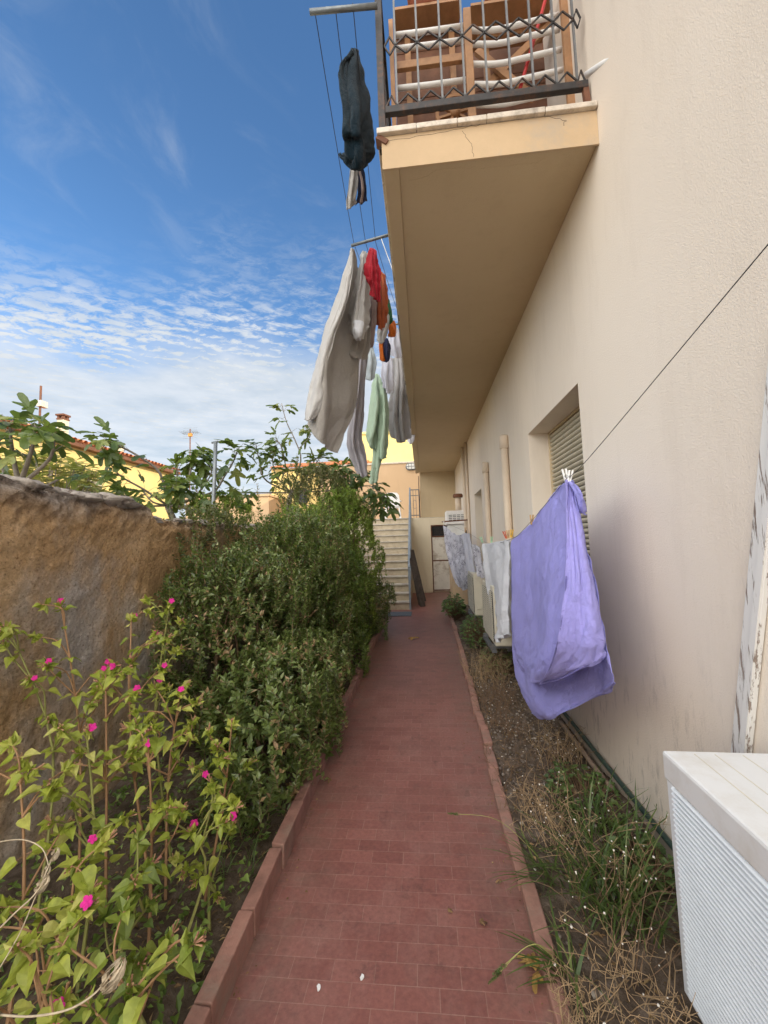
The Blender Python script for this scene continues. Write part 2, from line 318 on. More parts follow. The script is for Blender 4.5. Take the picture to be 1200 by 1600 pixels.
# ------------------------------------------------------------------ mesh builder
class MB:
    def __init__(s): s.v = []; s.f = []; s.mi = []; s.cur = 0
    def add(s, vs, fs):
        k = len(s.v); s.v += [tuple(p) for p in vs]; s.f += [tuple(i+k for i in f) for f in fs]; s.mi += [s.cur]*len(fs)
    def box(s, x0, y0, z0, x1, y1, z1):
        vs = [(x, y, z) for z in (z0, z1) for y in (y0, y1) for x in (x0, x1)]
        s.add(vs, [(0, 2, 3, 1), (4, 5, 7, 6), (0, 1, 5, 4), (2, 6, 7, 3), (0, 4, 6, 2), (1, 3, 7, 5)])
    def obox(s, c, ax, ay, az):
        """oriented box from centre and half axes"""
        c, ax, ay, az = V(c), V(ax), V(ay), V(az)
        vs = [c+ax*i+ay*j+az*k for k in (-1, 1) for j in (-1, 1) for i in (-1, 1)]
        s.add(vs, [(0, 2, 3, 1), (4, 5, 7, 6), (0, 1, 5, 4), (2, 6, 7, 3), (0, 4, 6, 2), (1, 3, 7, 5)])
    def bar(s, a, b, w, h=None, up=(0, 0, 1)):
        a, b = V(a), V(b); d = (b-a); h = h or w
        u = V(up)
        if abs(d.normalized().dot(u)) > .99: u = V((1, 0, 0))
        x = d.cross(u).normalized(); z = x.cross(d).normalized()
        s.obox((a+b)/2, x*w/2, d/2, z*h/2)
    def tube(s, pts, r, n=8, cap=True):
        pts = [V(p) for p in pts]; rs = r if isinstance(r, (list, tuple)) else [r]*len(pts)
        base = len(s.v); prev = None
        vs = []; fs = []
        for i, p in enumerate(pts):
            d = (pts[min(i+1, len(pts)-1)]-pts[max(i-1, 0)]).normalized()
            if prev is None:
                u = V((0, 0, 1)) if abs(d.z) < .9 else V((1, 0, 0)); x = d.cross(u).normalized()
            else:
                x = (prev-d*prev.dot(d)).normalized()
            prev = x; y = d.cross(x)
            vs += [p+(x*math.cos(a)+y*math.sin(a))*rs[i] for a in [2*PI*k/n for k in range(n)]]
        for i in range(len(pts)-1):
            for k in range(n):
                fs.append((i*n+k, i*n+(k+1) % n, (i+1)*n+(k+1) % n, (i+1)*n+k))
        if cap:
            fs.append(tuple(range(n))[::-1]); fs.append(tuple(range((len(pts)-1)*n, len(pts)*n)))
        s.add(vs, fs)
    def lathe(s, c, prof, n=16, axis='z'):
        c = V(c); vs = []; fs = []
        for (r, h) in prof:
            for k in range(n):
                a = 2*PI*k/n; q = (r*math.cos(a), r*math.sin(a), h)
                if axis == 'x': q = (q[2], q[0], q[1])
                if axis == 'y': q = (q[0], q[2], q[1])
                vs.append(c+V(q))
        for i in range(len(prof)-1):
            for k in range(n): fs.append((i*n+k, i*n+(k+1) % n, (i+1)*n+(k+1) % n, (i+1)*n+k))
        s.add(vs, fs)
    def blob(s, c, r, seed=0, n=6, sq=(1, 1, 1), amp=.25):
        c = V(c); vs = []; fs = []
        for i in range(n+1):
            th = PI*i/n
            for k in range(n*2):
                ph = PI*k/n; d = V((math.sin(th)*math.cos(ph), math.sin(th)*math.sin(ph), math.cos(th)))
                q = 1+amp*noise.noise(d*1.7+V((seed*3.1, seed, 0)))
                vs.append(c+V((d.x*sq[0], d.y*sq[1], d.z*sq[2]))*r*q)
        m = n*2
        for i in range(n):
            for k in range(m): fs.append((i*m+k, (i+1)*m+k, (i+1)*m+(k+1) % m, i*m+(k+1) % m))
        s.add(vs, fs)
    def build(s, name, m, parent=None, smooth=False, bevel=0, weld=False, ms=None):
        me = bpy.data.meshes.new(name); me.from_pydata(s.v, [], s.f)
        for q in (ms or [m]): me.materials.append(q)
        if ms: me.polygons.foreach_set('material_index', s.mi)
        if smooth: me.polygons.foreach_set('use_smooth', [len(f) <= 4 for f in s.f])
        me.update()
        o = bpy.data.objects.new(name, me); COL.objects.link(o)
        if parent is not None:
            o.parent = parent
            o.matrix_parent_inverse = Matrix.Translation(-parent.location) if parent.location.length else Matrix()
        if bevel:
            b = o.modifiers.new('bevel', 'BEVEL'); b.width = bevel; b.segments = 2; b.limit_method = 'ANGLE'
        return o

def tag(o, label=None, cat=None, group=None, kind=None):
    if label: o['label'] = label
    if cat: o['category'] = cat
    if group: o['group'] = group
    if kind: o['kind'] = kind
    return o
def thing(name, label, cat, loc=(0, 0, 0), group=None):
    o = bpy.data.objects.new(name, None); COL.objects.link(o); o.location = loc; o.empty_display_size = .1
    return tag(o, label, cat, group)
def children(o): return list(o.children)
def copy_tree(o, parent=None):
    c = o.copy(); COL.objects.link(c)
    if parent is not None:
        c.parent = parent; c.matrix_parent_inverse = o.matrix_parent_inverse.copy()
    for ch in children(o): copy_tree(ch, c)
    return c
def struct(o): return tag(o, kind='structure')

def cr(p0, p1, p2, p3, t):
    t2, t3 = t*t, t*t*t
    return (p1*2 + (p2-p0)*t + (p0*2-p1*5+p2*4-p3)*t2 + (p1*3-p0-p2*3+p3)*t3)*.5
def spline(pts, n):
    pts = [V(p) for p in pts]; out = []
    k = len(pts)-1
    for i in range(n+1):
        x = i/n*k; j = min(int(x), k-1); t = x-j
        out.append(cr(pts[max(j-1, 0)], pts[j], pts[j+1], pts[min(j+2, k)], t))
    return out

# ------------------------------------------------------------------ leaves
def frame(d, nrm):
    d = d.normalized(); x = d.cross(nrm)
    if x.length < 1e-4: x = d.cross(V((.3, .5, .8)))
    x.normalize(); return d, x, x.cross(d)
def leaf_oval(mb, p, d, nrm, L, W, fold=.25):
    d, x, z = frame(d, nrm); h = z*W*fold
    mb.add([p, p+d*L*.45+x*W*.5+h, p+d*L, p+d*L*.45-x*W*.5+h, p+d*L*.5], [(0, 1, 4), (1, 2, 4), (2, 3, 4), (3, 0, 4)])
HEART = [(-.02, .12), (-.08, .3), (-.02, .46), (.15, .5), (.4, .4), (.66, .22), (.86, .08), (1., 0)]
def leaf_heart(mb, p, d, nrm, L, W, fold=.18, droop=.25):
    d, x, z = frame(d, nrm)
    mid = [p+d*L*t-z*(t*t*L*droop) for t in (0, .16, .32, .5, .68, .85, 1.)]
    prof = [(-.04, .3), (.10, .52), (.28, .54), (.47, .42), (.66, .27), (.85, .11)]
    vs = list(mid); fs = []
    for sgn in (1, -1):
        base = len(vs)
        for (t, w) in prof:
            vs.append(p+d*L*t+x*sgn*W*w+z*(W*w*fold*2-max(t, 0)**2*L*droop+.04*W*math.sin(t*9+sgn)))
        q = [(0, base, base+1, 1)] + [(k, base+k, base+k+1, k+1) for k in range(1, 5)] + [(5, base+5, 6)]
        fs += q if sgn < 0 else [tuple(reversed(f)) for f in q]
    mb.add(vs, fs)
def leaf_fig(mb, p, d, nrm, L, droop=.3):
    """five lobed fig leaf"""
    d, x, z = frame(d, nrm); vs = [p+d*L*.3]; lobes = [(-1.9, .42), (-.95, .72), (0, 1.), (.95, .72), (1.9, .42)]
    out = [(-.05, 0)]
    pol = []
    for i, (a, r) in enumerate(lobes):
        for da, rr in ((-.3, .62), (-.14, .92), (0, 1), (.14, .92), (.3, .62)):
            pol.append((a+da, r*rr))
        if i < 4: pol.append((a+.475, .34))
    for (a, r) in pol:
        u = .3+r*.7*math.cos(a); v = r*.7*math.sin(a)
        vs.append(p+d*L*u+x*L*v+z*L*(.12*math.sin(a*3)*r-droop*(u-.3)**2-droop*.6*v*v))
    vs.append(p)
    n = len(pol); fs = [(0, i, i+1) for i in range(1, n)] + [(0, n, n+1), (0, n+1, 1)]
    mb.add(vs, fs)
def leaf_blade(mb, pts, w):
    """grass blade along points"""
    vs = []; n = len(pts)
    for i, p in enumerate(pts):
        t = i/(n-1); d = (pts[min(i+1, n-1)]-pts[max(i-1, 0)]).normalized(); x = d.cross(V((.2, .1, 1)))
        x = x.normalized() if x.length > 1e-3 else V((1, 0, 0)); ww = w*(1-t)**.6*(.5+min(t*3, .5))
        vs += [p+x*ww*.5, p-x*ww*.5]
    mb.add(vs, [(2*i, 2*i+1, 2*i+3, 2*i+2) for i in range(n-1)])
def rnd(a, b): return random.uniform(a, b)
def rdir():
    z = rnd(-1, 1); a = rnd(0, 2*PI); r = math.sqrt(1-z*z); return V((r*math.cos(a), r*math.sin(a), z))

# ================================================================== SETTING
g = MB(); g.add([(-300, -300, -.35), (300, -300, -.35), (300, 300, -.35), (-300, 300, -.35)], [(0, 1, 2, 3)])
struct(g.build('ground', M['ground']))
def Lx(y): return -.705-.0125*(y-1.4)
def Rx(y): return .345+.018*(y-1.4)
g = MB(); ys = [-3+.5*i for i in range(31)]; ys[-1] = 12.0; ys.append(12.42)
vs = []
for y in ys: vs += [(Lx(y)-.03, y, 0), (max(Rx(y), .62 if y > 9.5 else 0)+.03 if y <= 9.5 else .9, y, 0)]
g.add(vs, [(2*i, 2*i+1, 2*i+3, 2*i+2) for i in range(len(ys)-1)])
g.add([(-2.2, 8.3, -.001), (Lx(8.3)-.03, 8.3, -.001), (Lx(9.4)-.03, 9.4, -.001), (-2.2, 9.4, -.001)], [(0, 1, 2, 3)])
struct(g.build('path', M['path']))

def bed(name, x0f, x1f, y0, y1, nx, ny, zf):
    vs = []; fs = []
    for j in range(ny+1):
        y = y0+(y1-y0)*j/ny
        for i in range(nx+1):
            x = x0f(y)+(x1f(y)-x0f(y))*i/nx; vs.append((x, y, zf(x, y)))
    for j in range(ny):
        for i in range(nx): a = j*(nx+1)+i; fs.append((a, a+1, a+nx+2, a+nx+1))
    b = MB(); b.add(vs, fs); return struct(b.build(name, M['soil'], smooth=True))
def zsoil(x, y): return .012+.05*noise.noise(V((x*2.3, y*2.3, 0)))+.03*noise.noise(V((x*9, y*9, 2)))+.012*noise.noise(V((x*30, y*30, 5)))
bed('soil_bed', lambda y: Rx(y)+.05, lambda y: 1.1, -2, 9.9, 28, 420, zsoil)
def zsoil2(x, y): return .02+.06*noise.noise(V((x*2, y*2, 7)))+.03*noise.noise(V((x*8, y*8, 2)))
bed('soil_bed', lambda y: -2.05, lambda y: Lx(y)-.05, -2, 8.4, 30, 240, zsoil2)

# kerbs: clay edging blocks
def kerb(xf, side, w, h, step, y0, y1, m, wob):
    b = MB(); y = y0
    while y < y1:
        y2 = min(y+step, y1); gap = .004
        o = rnd(-wob, wob); hz = h+rnd(-.5, .5)*wob; tl = rnd(-.012, .012)
        x0a, x0b = xf(y)+o, xf(y2)+o+tl*.5
        ws = w*side
        vs = [(x0a, y+gap, -.04), (x0b, y2-gap, -.04), (x0b+ws, y2-gap, -.04), (x0a+ws, y+gap, -.04),
              (x0a, y+gap, hz), (x0b, y2-gap, hz+tl*.4), (x0b+ws, y2-gap, hz+tl), (x0a+ws, y+gap, hz+tl)]
        fs = [(0, 1, 2, 3), (4, 7, 6, 5), (0, 4, 5, 1), (1, 5, 6, 2), (2, 6, 7, 3), (3, 7, 4, 0)]
        b.add(vs, fs if side > 0 else [tuple(reversed(f)) for f in fs]); y = y2
    return struct(b.build('kerb', m, bevel=.006))
kerb(Lx, -1, .06, .105, .33, -2, 8.3, M['kerb'], .006)
kerb(Rx, 1, .06, .04, .3, -2, 9.4, M['kerb_right'], .01)

# ================================================================== RIGHT HAND BUILDING
WX = 1.09
bld = thing('apartment_building', 'cream stuccoed apartment building with overhanging balcony along right side of path', 'building', (3, 5, 0))
OPEN = [(2.80, 4.12, 1.0, 2.55), (7.45, 8.45, .12, 2.45)]     # window, doorway
def facade():
    b = MB(); ys = sorted({-1.6, 13.1, *[o[0] for o in OPEN], *[o[1] for o in OPEN]}); zs = sorted({-.3, 7.6, *[o[2] for o in OPEN], *[o[3] for o in OPEN]})
    def inside(y, z): return any(o[0] < y < o[1] and o[2] < z < o[3] for o in OPEN)
    for i in range(len(ys)-1):
        for j in range(len(zs)-1):
            if not inside((ys[i]+ys[i+1])/2, (zs[j]+zs[j+1])/2):
                b.add([(WX, ys[i], zs[j]), (WX, ys[i+1], zs[j]), (WX, ys[i+1], zs[j+1]), (WX, ys[i], zs[j+1])], [(0, 3, 2, 1)])
    D = .27
    for (a, c, lo, hi) in OPEN:
        b.add([(WX, a, lo), (WX, a, hi), (WX+D, a, hi), (WX+D, a, lo)], [(0, 1, 2, 3)])
        b.add([(WX, c, lo), (WX, c, hi), (WX+D, c, hi), (WX+D, c, lo)], [(3, 2, 1, 0)])
        b.add([(WX, a, hi), (WX, c, hi), (WX+D, c, hi), (WX+D, a, hi)], [(0, 1, 2, 3)])
        b.add([(WX, a, lo), (WX, c, lo), (WX+D, c, lo), (WX+D, a, lo)], [(3, 2, 1, 0)])
        b.add([(WX+D, a, lo), (WX+D, c, lo), (WX+D, c, hi), (WX+D, a, hi)], [(0, 3, 2, 1)])
    # rest of the block; unseen ends shaped to light left wall, shade terrace wall
    b.add([(9, -1.6, -.3), (9, 18, -.3), (9, 18, 7.6), (9, -1.6, 7.6)], [(0, 1, 2, 3)])
    b.add([(WX, -1.6, -.3), (9, -1.6, -.3), (9, -1.6, 7.6), (WX, -1.6, 7.6)], [(0, 1, 2, 3)])
    b.add([(WX, 18, -.3), (9, 18, -.3), (9, 18, 7.6), (WX, 18, 7.6)], [(3, 2, 1, 0)])
    b.add([(WX, 13.1, -.3), (WX, 18, -.3), (WX, 18, 7.6), (WX, 13.1, 7.6)], [(0, 3, 2, 1)])
    b.add([(WX, -1.6, 7.6), (9, -1.6, 7.6), (9, 18, 7.6), (WX, 18, 7.6)], [(0, 1, 2, 3)])
    return b.build('wall', M['stucco'], bld)
facade()
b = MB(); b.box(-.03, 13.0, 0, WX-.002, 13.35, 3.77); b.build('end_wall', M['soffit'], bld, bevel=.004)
# window shutter: roller slats
win = thing_win = MB()
b = MB(); sx = 1.285
b.box(sx-.004, 2.802, 1.002, sx+.05, 2.84, 2.548); b.box(sx-.004, 4.08, 1.002, sx+.05, 4.118, 2.548); b.box(sx-.002, 2.841, 2.525, sx+.05, 4.079, 2.548)
w = b.build('window', M['soffit'], bld)
z = 1.02; b = MB()
while z < 2.49:
    prof = [(sx+.02, z), (sx+.006, z+.008), (sx, z+.018), (sx+.004, z+.031), (sx+.02, z+.037)]
    vs = [(x, y, zz) for (x, zz) in prof for y in (2.842, 4.078)]
    b.add(vs, [(2*i, 2*i+1, 2*i+3, 2*i+2) for i in range(4)]); z += .043
b.build('roller_shutter', M['shutter'], w)
b = MB(); b.box(sx+.021, 2.842, 1.002, sx+.03, 4.078, 2.53); b.build('shutter_backing', M['dark_gap'], w)
b = MB(); b.box(WX-.04, 2.76, .96, WX+.19, 4.16, .998); b.build('sill', M['marble'], w, bevel=.004)
b = MB(); b.box(1.25, 7.452, .121, 1.29, 8.448, 2.449); d = b.build('door', M['shutter'], bld)
b = MB(); b.box(1.244, 7.52, .25, 1.25, 7.93, 2.3); b.box(1.244, 7.98, .25, 1.25, 8.38, 2.3); b.build('door_panel', M['ac_cream'], d, bevel=.003)
# plinth
b = MB(); b.box(WX-.012, -1.5, -.3, WX-.001, 9.5, .1); b.build('plinth', plain('plinth_cement', (.42, .36, .29), .9, .2, 6, .4, 40, dirt=(.3, .17, .1), dscale=4), bld)

# balcony
BX, BY = -.15, 2.27
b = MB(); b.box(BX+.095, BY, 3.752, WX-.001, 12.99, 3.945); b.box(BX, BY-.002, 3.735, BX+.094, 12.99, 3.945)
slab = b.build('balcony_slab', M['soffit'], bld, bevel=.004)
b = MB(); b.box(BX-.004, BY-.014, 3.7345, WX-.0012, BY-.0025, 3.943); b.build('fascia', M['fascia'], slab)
b = MB(); y = BY-.03
xx = BX-.03
for x1 in (.06, .30, .47, .80, 1.088): b.box(xx, BY-.04, 3.946, x1-.003, BY+.3, 3.979+rnd(-.002, .003)); xx = x1
yy = BY+.303
while yy < 12.9:
    y2 = min(yy+1.2, 12.95); b.box(BX-.03, yy, 3.946, BX+.27, y2-.004, 3.979); yy = y2
b.build('coping', M['marble'], slab, bevel=.004)
# cracks in the fascia plaster: thin dark grooves
def crack(pts, r, Y):
    t = MB(); P = [at(x, y, Y=Y) for x, y in pts]
    Q = []
    for i in range(len(P)-1):
        for k in range(6):
            q = P[i].lerp(P[i+1], k/6); q += V((rnd(-1, 1), 0, rnd(-1, 1)))*.006; Q.append(q)
    Q.append(P[-1]); t.tube(Q, r, 4); return t
b = crack([(600, 222), (660, 212), (735, 198), (790, 187), (830, 182), (880, 176)], .0012, BY-.0142); b.v += []; 
b2 = crack([(722, 205), (736, 225), (740, 245)], .001, BY-.0142); b.add(b2.v, b2.f)
b2 = crack([(850, 182), (885, 188), (880, 196)], .0012, BY-.0142); b.add(b2.v, b2.f)
b.build('crack', M['board'], slab)
b = MB(); 
P = [at(x, y, Z=3.7515) for x, y in [(640, 282), (700, 262), (760, 262), (830, 255), (860, 246)]]
Q = [P[i].lerp(P[i+1], k/6)+V((rnd(-1, 1)*.01, rnd(-1, 1)*.01, 0)) for i in range(4) for k in range(6)]
b.tube(Q, .0011, 4); b.build('crack', M['soffit'], slab)

# balcony railing
rail = MB(); RY = 2.31
rail.bar((BX-.005, RY, 4.165), (1.075, RY, 4.165), .035, .045)
railing = rail.build('railing', M['dark_metal'], bld, bevel=.003)
rail = MB(); rail.bar((BX+.0, RY, 5.05), (1.075, RY, 5.05), .04, .04); rail.build('top_rail', M['dark_metal'], railing, bevel=.003)
b = MB(); b.box(BX-.02, RY-.025, 3.90, BX+.022, RY+.02, 5.07); b.build('corner_post', M['dark_metal'], railing, bevel=.003)
b = MB(); b.bar((BX-.03, RY-.03, 3.945), (BX+.03, RY-.03, 3.90), .07, .03); b.build('post_foot', M['rust'], railing)
bars = [at(x, 60, Y=RY).x for x in (617, 651, 687, 722, 757, 794, 829, 865, 897)]
for x in bars:
    b = MB(); b.box(x-.006, RY-.006, 4.188, x+.006, RY+.006, 5.03); b.build('baluster', M['grey_metal'], railing)
edges = [BX+.03]+bars+[1.06]
def zig(z0, hgt, closed):
    b = MB()
    for i in range(len(edges)-1):
        a, c = edges[i], edges[i+1]; n = 1
        m_ = (a+c)/2
        if closed:
            ps = [(a, z0), (m_, z0+hgt), (c, z0), (m_, z0-hgt), (a, z0)]
        else:
            ps = [(a, z0), (m_, z0+hgt), (c, z0)]
        for k in range(len(ps)-1):
            if ps[k] == ps[k+1]: continue
            b.bar((ps[k][0], RY-.008, ps[k][1]), (ps[k+1][0], RY-.008, ps[k+1][1]), .008, .008, up=(0, 1, 0))
    return b.build('zigzag_trim', M['dark_metal'], railing)
zig(4.19, .07, False); zig(4.60, .062, True)
b = MB(); yy = RY+.08
while yy < 12.9: b.box(BX-.006, yy-.006, 3.98, BX+.006, yy+.006, 5.03); yy += .115
b.bar((BX, RY+.02, 4.165), (BX, 12.9, 4.165), .035, .03); b.bar((BX, RY+.02, 5.05), (BX, 12.9, 5.05), .04, .04)
b.build('side_railing', M['dark_metal'], railing)
for yy in (4.2, 6.0, 7.9, 9.9, 12.0):
    b = MB(); b.box(BX-.02, yy-.02, 3.9, BX+.02, yy+.02, 5.07); b.build('side_post', M['dark_metal'], railing)
# foot bracket at wall end of rail
b = MB(); b.bar((1.06, RY, 4.15), (1.075, RY+.01, 3.98), .03, .03); b.build('rail_bracket', M['rust'], railing)

# white waste pipe through the wall under the rail
p0 = V((WX+.02, 2.085, 4.05)); p1 = at(916, 118, Y=2.36)
b = MB(); b.tube([p0, p0.lerp(p1, .3), p1], .02, 12); o = b.build('drain_pipe', M['white_plastic'], bld, smooth=True)
# downpipes on the wall
def wallpipe(y, z0, z1, r, name='flue_pipe', flat=True):
    b = MB(); x = WX-r-.004
    b.tube([(x, y, z0), (x, y, z1)], r, 14)
    o = b.build(name, M['pipe'], bld, smooth=False)
    me = o.data; me.polygons.foreach_set('use_smooth', [len(p.vertices) == 4 for p in me.polygons])
    if flat:
        c = MB(); c.lathe((x, y, 0), [(r, z1-.17), (r+.012, z1-.165), (r+.012, z1-.02), (r*1.0, z1), (0.001, z1+.002)], 14); c.build('pipe_collar', M['pipe'], o, smooth=True)
    return o
wallpipe(5.05, .3, 2.79, .045); wallpipe(6.55, .3, 2.75, .045)
wallpipe(9.75, .0, 3.75, .05, 'downpipe', False); wallpipe(9.3, .0, 3.75, .032, 'downpipe', False)

# hook and cable pipe along wall foot
b = MB(); pts = [(WX-.03, y, .115+.008*math.sin(y*2.1)) for y in [i*.25 for i in range(2, 22)]]
b.tube(pts, .014, 8); tag(b.build('hose', M['hose'], smooth=True), 'dark green hose running along the foot of the cream wall', 'hose')
b = MB(); P = [at(876, 1128, Z=.04), at(915, 1180, Z=.05), at(955, 1232, Z=.05)]
b.tube(spline(P, 8), .016, 7); tag(b.build('dry_branch', M['stick'], smooth=True), 'grey brown dry branch lying in the right bed beside the green hose', 'branch')

# ================================================================== BALCONY CONTENTS
IY = 2.52
def bpx(x, y, Y=IY): return at(x, y, Y=Y)
sc = thing('plant_screen', 'orange wooden frame with curved white slats behind the balcony railing', 'screen', bpx(740, 165))
def wbar(name, x0, y0, x1, y1, w, Y, m, parent, h=.03):
    b = MB(); b.bar(bpx(x0, y0, Y), bpx(x1, y1, Y), w, h, up=(0, 1, 0)); return b.build(name, m, parent, bevel=.003)
for x, wd in ((612, .03), (733, .05), (888, .045)): 
    p = at(x, 80, Y=IY); b = MB(); b.box(p.x-wd/2, IY, 3.98, p.x+wd/2, IY+.035, 5.1); b.build('post', M['wood'], sc, bevel=.003)
xl, xm, xr = (at(x, 80, Y=IY).x for x in (617, 727, 882))
xm2 = at(739, 80, Y=IY).x
for z in (4.325, 4.475, 4.625, 4.775, 4.925, 5.03):
    b = MB(); z = z if z < 4.9 else z
    if z != 4.775: b.tube([(xl, IY+.045, z), ((xl+xm)/2, IY+.047, z-.004), (xm+.03, IY+.05, z)], .017, 10); b.build('slat', M['white_paint'], sc, smooth=True)
    else: b.box(xl, IY+.03, z-.02, xm, IY+.06, z+.035); b.build('cross_board', M['wood'], sc, bevel=.003)
    zz = z-.035
    b = MB(); b.tube(spline([(xm2-.03, IY+.05, zz), (xm2+.17, IY+.053, zz-.025), (xm2+.36, IY+.05, zz-.012), (xr, IY+.05, zz+.012)], 10), .017, 10); b.build('slat', M['white_paint'], sc, smooth=True)
for (x0, x1) in ((xl-.02, xm-.01), (xm2+.01, xr+.02)):
    b = MB(); b.box(x0, IY, 3.985, x1, IY+.03, 4.045); b.build('bottom_rail', M['wood'], sc, bevel=.003)

cart = thing('wooden_cart', 'brown wooden planter cart with spoked wheel behind the white slats', 'cart', bpx(710, 175, 2.72))
cy = 2.66
def wheel(cx_, cz, r):
    b = MB(); N = 28
    for k in range(N):
        a, c = 2*PI*k/N, 2*PI*(k+1)/N
        b.add([(cx_+rr*math.cos(t), yy, cz+rr*math.sin(t)) for t in (a, c) for rr in (r, r*.84) for yy in (cy, cy+.03)],
              [(0, 4, 5, 1), (2, 3, 7, 6), (0, 2, 6, 4), (1, 5, 7, 3)])
    o = b.build('wheel', M['wood'], cart)
    b = MB()
    for k in range(8):
        a = 2*PI*k/8+.2; b.bar((cx_, cy+.015, cz), (cx_+r*.86*math.cos(a), cy+.015, cz+r*.86*math.sin(a)), .018, .018, up=(0, 1, 0))
    b.build('spokes', M['wood'], o)
    b = MB(); b.lathe((cx_, cy-.02, cz), [(.001, 0), (.03, .004), (.036, .02), (.036, .05)], 14, 'y'); b.build('hub', M['wood'], o, smooth=True)
pc = at(712, 178, Y=cy); wheel(pc.x, pc.z+.02, .14)
b = MB()
for k in range(10):
    z = 4.0+k*.125; b.box(xl-.01, cy+.09, z, xm+.035, cy+.12, z+.12)
b.build('side_boards', M['wood_dark'], cart, bevel=.003)
b = MB(); b.box(xl+.05, cy+.121, 4.25, xm+.04, 3.0, 4.275); b.build('floor_board', M['wood_dark'], cart)
b = MB()
for x in (xl+.09, xm-.06): b.bar((x, cy+.07, 3.985), (x, cy+.07, 5.2), .04, .03, up=(0, 1, 0))
b.build('upright', M['wood'], cart)
rack = thing('wooden_trestle', 'wooden trestle with crossed braces near the wall end of balcony', 'trestle', bpx(810, 160, 2.75))
def rbar(name, x0, y0, x1, y1, w, Y, m=M['wood'], d=.03): b = MB(); b.bar(bpx(x0, y0, Y), bpx(x1, y1, Y), w, d, up=(0, 1, 0)); return b.build(name, m, rack, bevel=.003)
rbar('brace', 745, 80, 835, 155, .05, 2.72); rbar('brace', 760, 135, 880, 20, .05, 2.76)
rbar('cross_rail', 745, 60, 890, 40, .045, 2.80); rbar('cross_rail', 740, 20, 860, 5, .045, 2.82)
rbar('leg', 757, 55, 764, 160, .045, 2.84); rbar('leg', 866, 30, 874, 150, .045, 2.84)
b = MB()
for k in range(14):
    z = 4.0+k*.115; b.box(xm2+.02, 3.0, z, xr+.06, 3.025, z+.110)
b.build('back_boards', M['wood_dark'], rack, bevel=.003)
b = MB(); b.tube([at(807, 158, Y=2.6), at(855, -10, Y=2.63)], .012, 8); tag(b.build('red_pole', M['red_paint'], smooth=True), 'thin red pole leaning behind the balcony railing', 'pole')
def pot(px, py, Y, r, label):
    c = at(px, py, Y=Y); t = thing('flower_pot', label, 'pot', c, 'terracotta pots on the balcony')
    b = MB(); b.lathe((c.x, c.y, c.z), [(.001, 0), (r*.68, 0), (r*.95, r*1.25), (r*1.08, r*1.25), (r*1.08, r*1.6), (r*.95, r*1.6), (r*.9, r*1.2)], 22); b.build('pot_body', M['clay'], t, smooth=True)
    b = MB(); b.lathe((c.x, c.y, c.z+r*1.3), [(.001, 0), (r*.9, 0)], 22); b.build('potting_soil', M['soil'], t)
pot(668, 26, 2.66, .13, 'terracotta pot on left end of balcony shelf'); pot(790, 30, 2.74, .13, 'terracotta pot above the crossed wooden braces')
b = MB(); b.box(xl, 2.58, bpx(668, 26, 2.66).z-.022, xm, 2.78, bpx(668, 26, 2.66).z-.002); b.build('shelf', M['wood'], cart)
b = MB(); b.box(xm2+.02, 2.62, bpx(790, 30, 2.74).z-.022, xr, 2.9, bpx(790, 30, 2.74).z-.002); b.build('shelf', M['wood'], rack)

# ================================================================== STAIRS, SHED, END OF THE PATH
st = thing('staircase', 'worn stone outdoor staircase with grey iron handrail at end of path', 'staircase', (-.9, 9.35, 0))
SX0, SX1 = -1.75, -.37; NS = 13; Y0s = 9.35; run = .25; rise = 2.27/NS
b = MB()
for k in range(NS):
    b.box(SX0, Y0s+k*run, 0 if k == 0 else k*rise-.02, SX1, Y0s+NS*run+.02, (k+1)*rise-.032)
b.build('riser', M['riser'], st)
for k in range(NS):
    b = MB(); b.box(SX0-.01, Y0s+k*run-.03+rnd(-.004, .004), (k+1)*rise-.031, SX1+.012, Y0s+(k+1)*run, (k+1)*rise+rnd(-.002, .002)); b.build('tread', M['stone_tread'], st, bevel=.006)
hr = MB(); hx = -.345
a0 = V((hx, Y0s-.02, .95)); a1 = V((hx, Y0s+NS*run, 2.27+.95))
hr.bar(a0, a1, .045, .03); hr.bar(a0-V((0, 0, .8)), a1-V((0, 0, .8)), .03, .03)
h = hr.build('handrail', M['stair_metal'], st, bevel=.003)
for k in (0, 4, 8, 12.8):
    y = Y0s+k*run; z = k*rise; b = MB(); b.box(hx-.022, y-.02, max(z-.12, 0), hx+.022, y+.02, z+.97); b.build('post', M['stair_metal'], h)
b = MB()
for k in range(1, 26):
    if k % 8 == 0: continue
    y = Y0s+k*.5*run; z = k*.5*rise; b.box(hx-.007, y-.007, z+.15, hx+.007, y+.007, z+.93)
b.build('balusters', M['stair_metal'], h)

shed = thing('storage_shed', 'cream plastered store under the terrace with small white door', 'shed', (.35, 12.45, 0))
b = MB(); DY = 12.42
dl, dr = at(676, 900, Y=DY).x, at(706, 900, Y=DY).x+.06; dz = at(690, 820, Y=DY).z
b.box(-.40, DY, 0, dl, 12.9, 2.25); b.box(dr, DY, 0, WX-.003, 12.9, 2.25); b.box(dl+.001, DY, dz, dr-.001, 12.9, 2.249)
b.box(dl-.05, DY+.3, 0, dr+.05, DY+.34, dz); b.build('wall', M['cream_wall'], shed, bevel=.004)
b = MB(); b.box(-3.0, 12.62, 2.251, WX-.004, 12.999, 2.275); b.box(-3.0, 13.36, 2.251, -.2, 16.9, 2.275); b.box(-3., 13.0, 2.251, -.04, 13.359, 2.2749); b.build('roof_terrace', M['stone_tread'], shed)
b = MB(); b.box(-3.0, 12.64, 0, -.401, 16.9, 2.2505); b.build('rear_wall', M['cream_wall'], shed)
b = MB(); b.box(dl+.03, DY+.05, .03, dr-.03, DY+.09, dz-.03-.33); door = b.build('door', M['door_paint'], shed, bevel=.003)
b = MB()
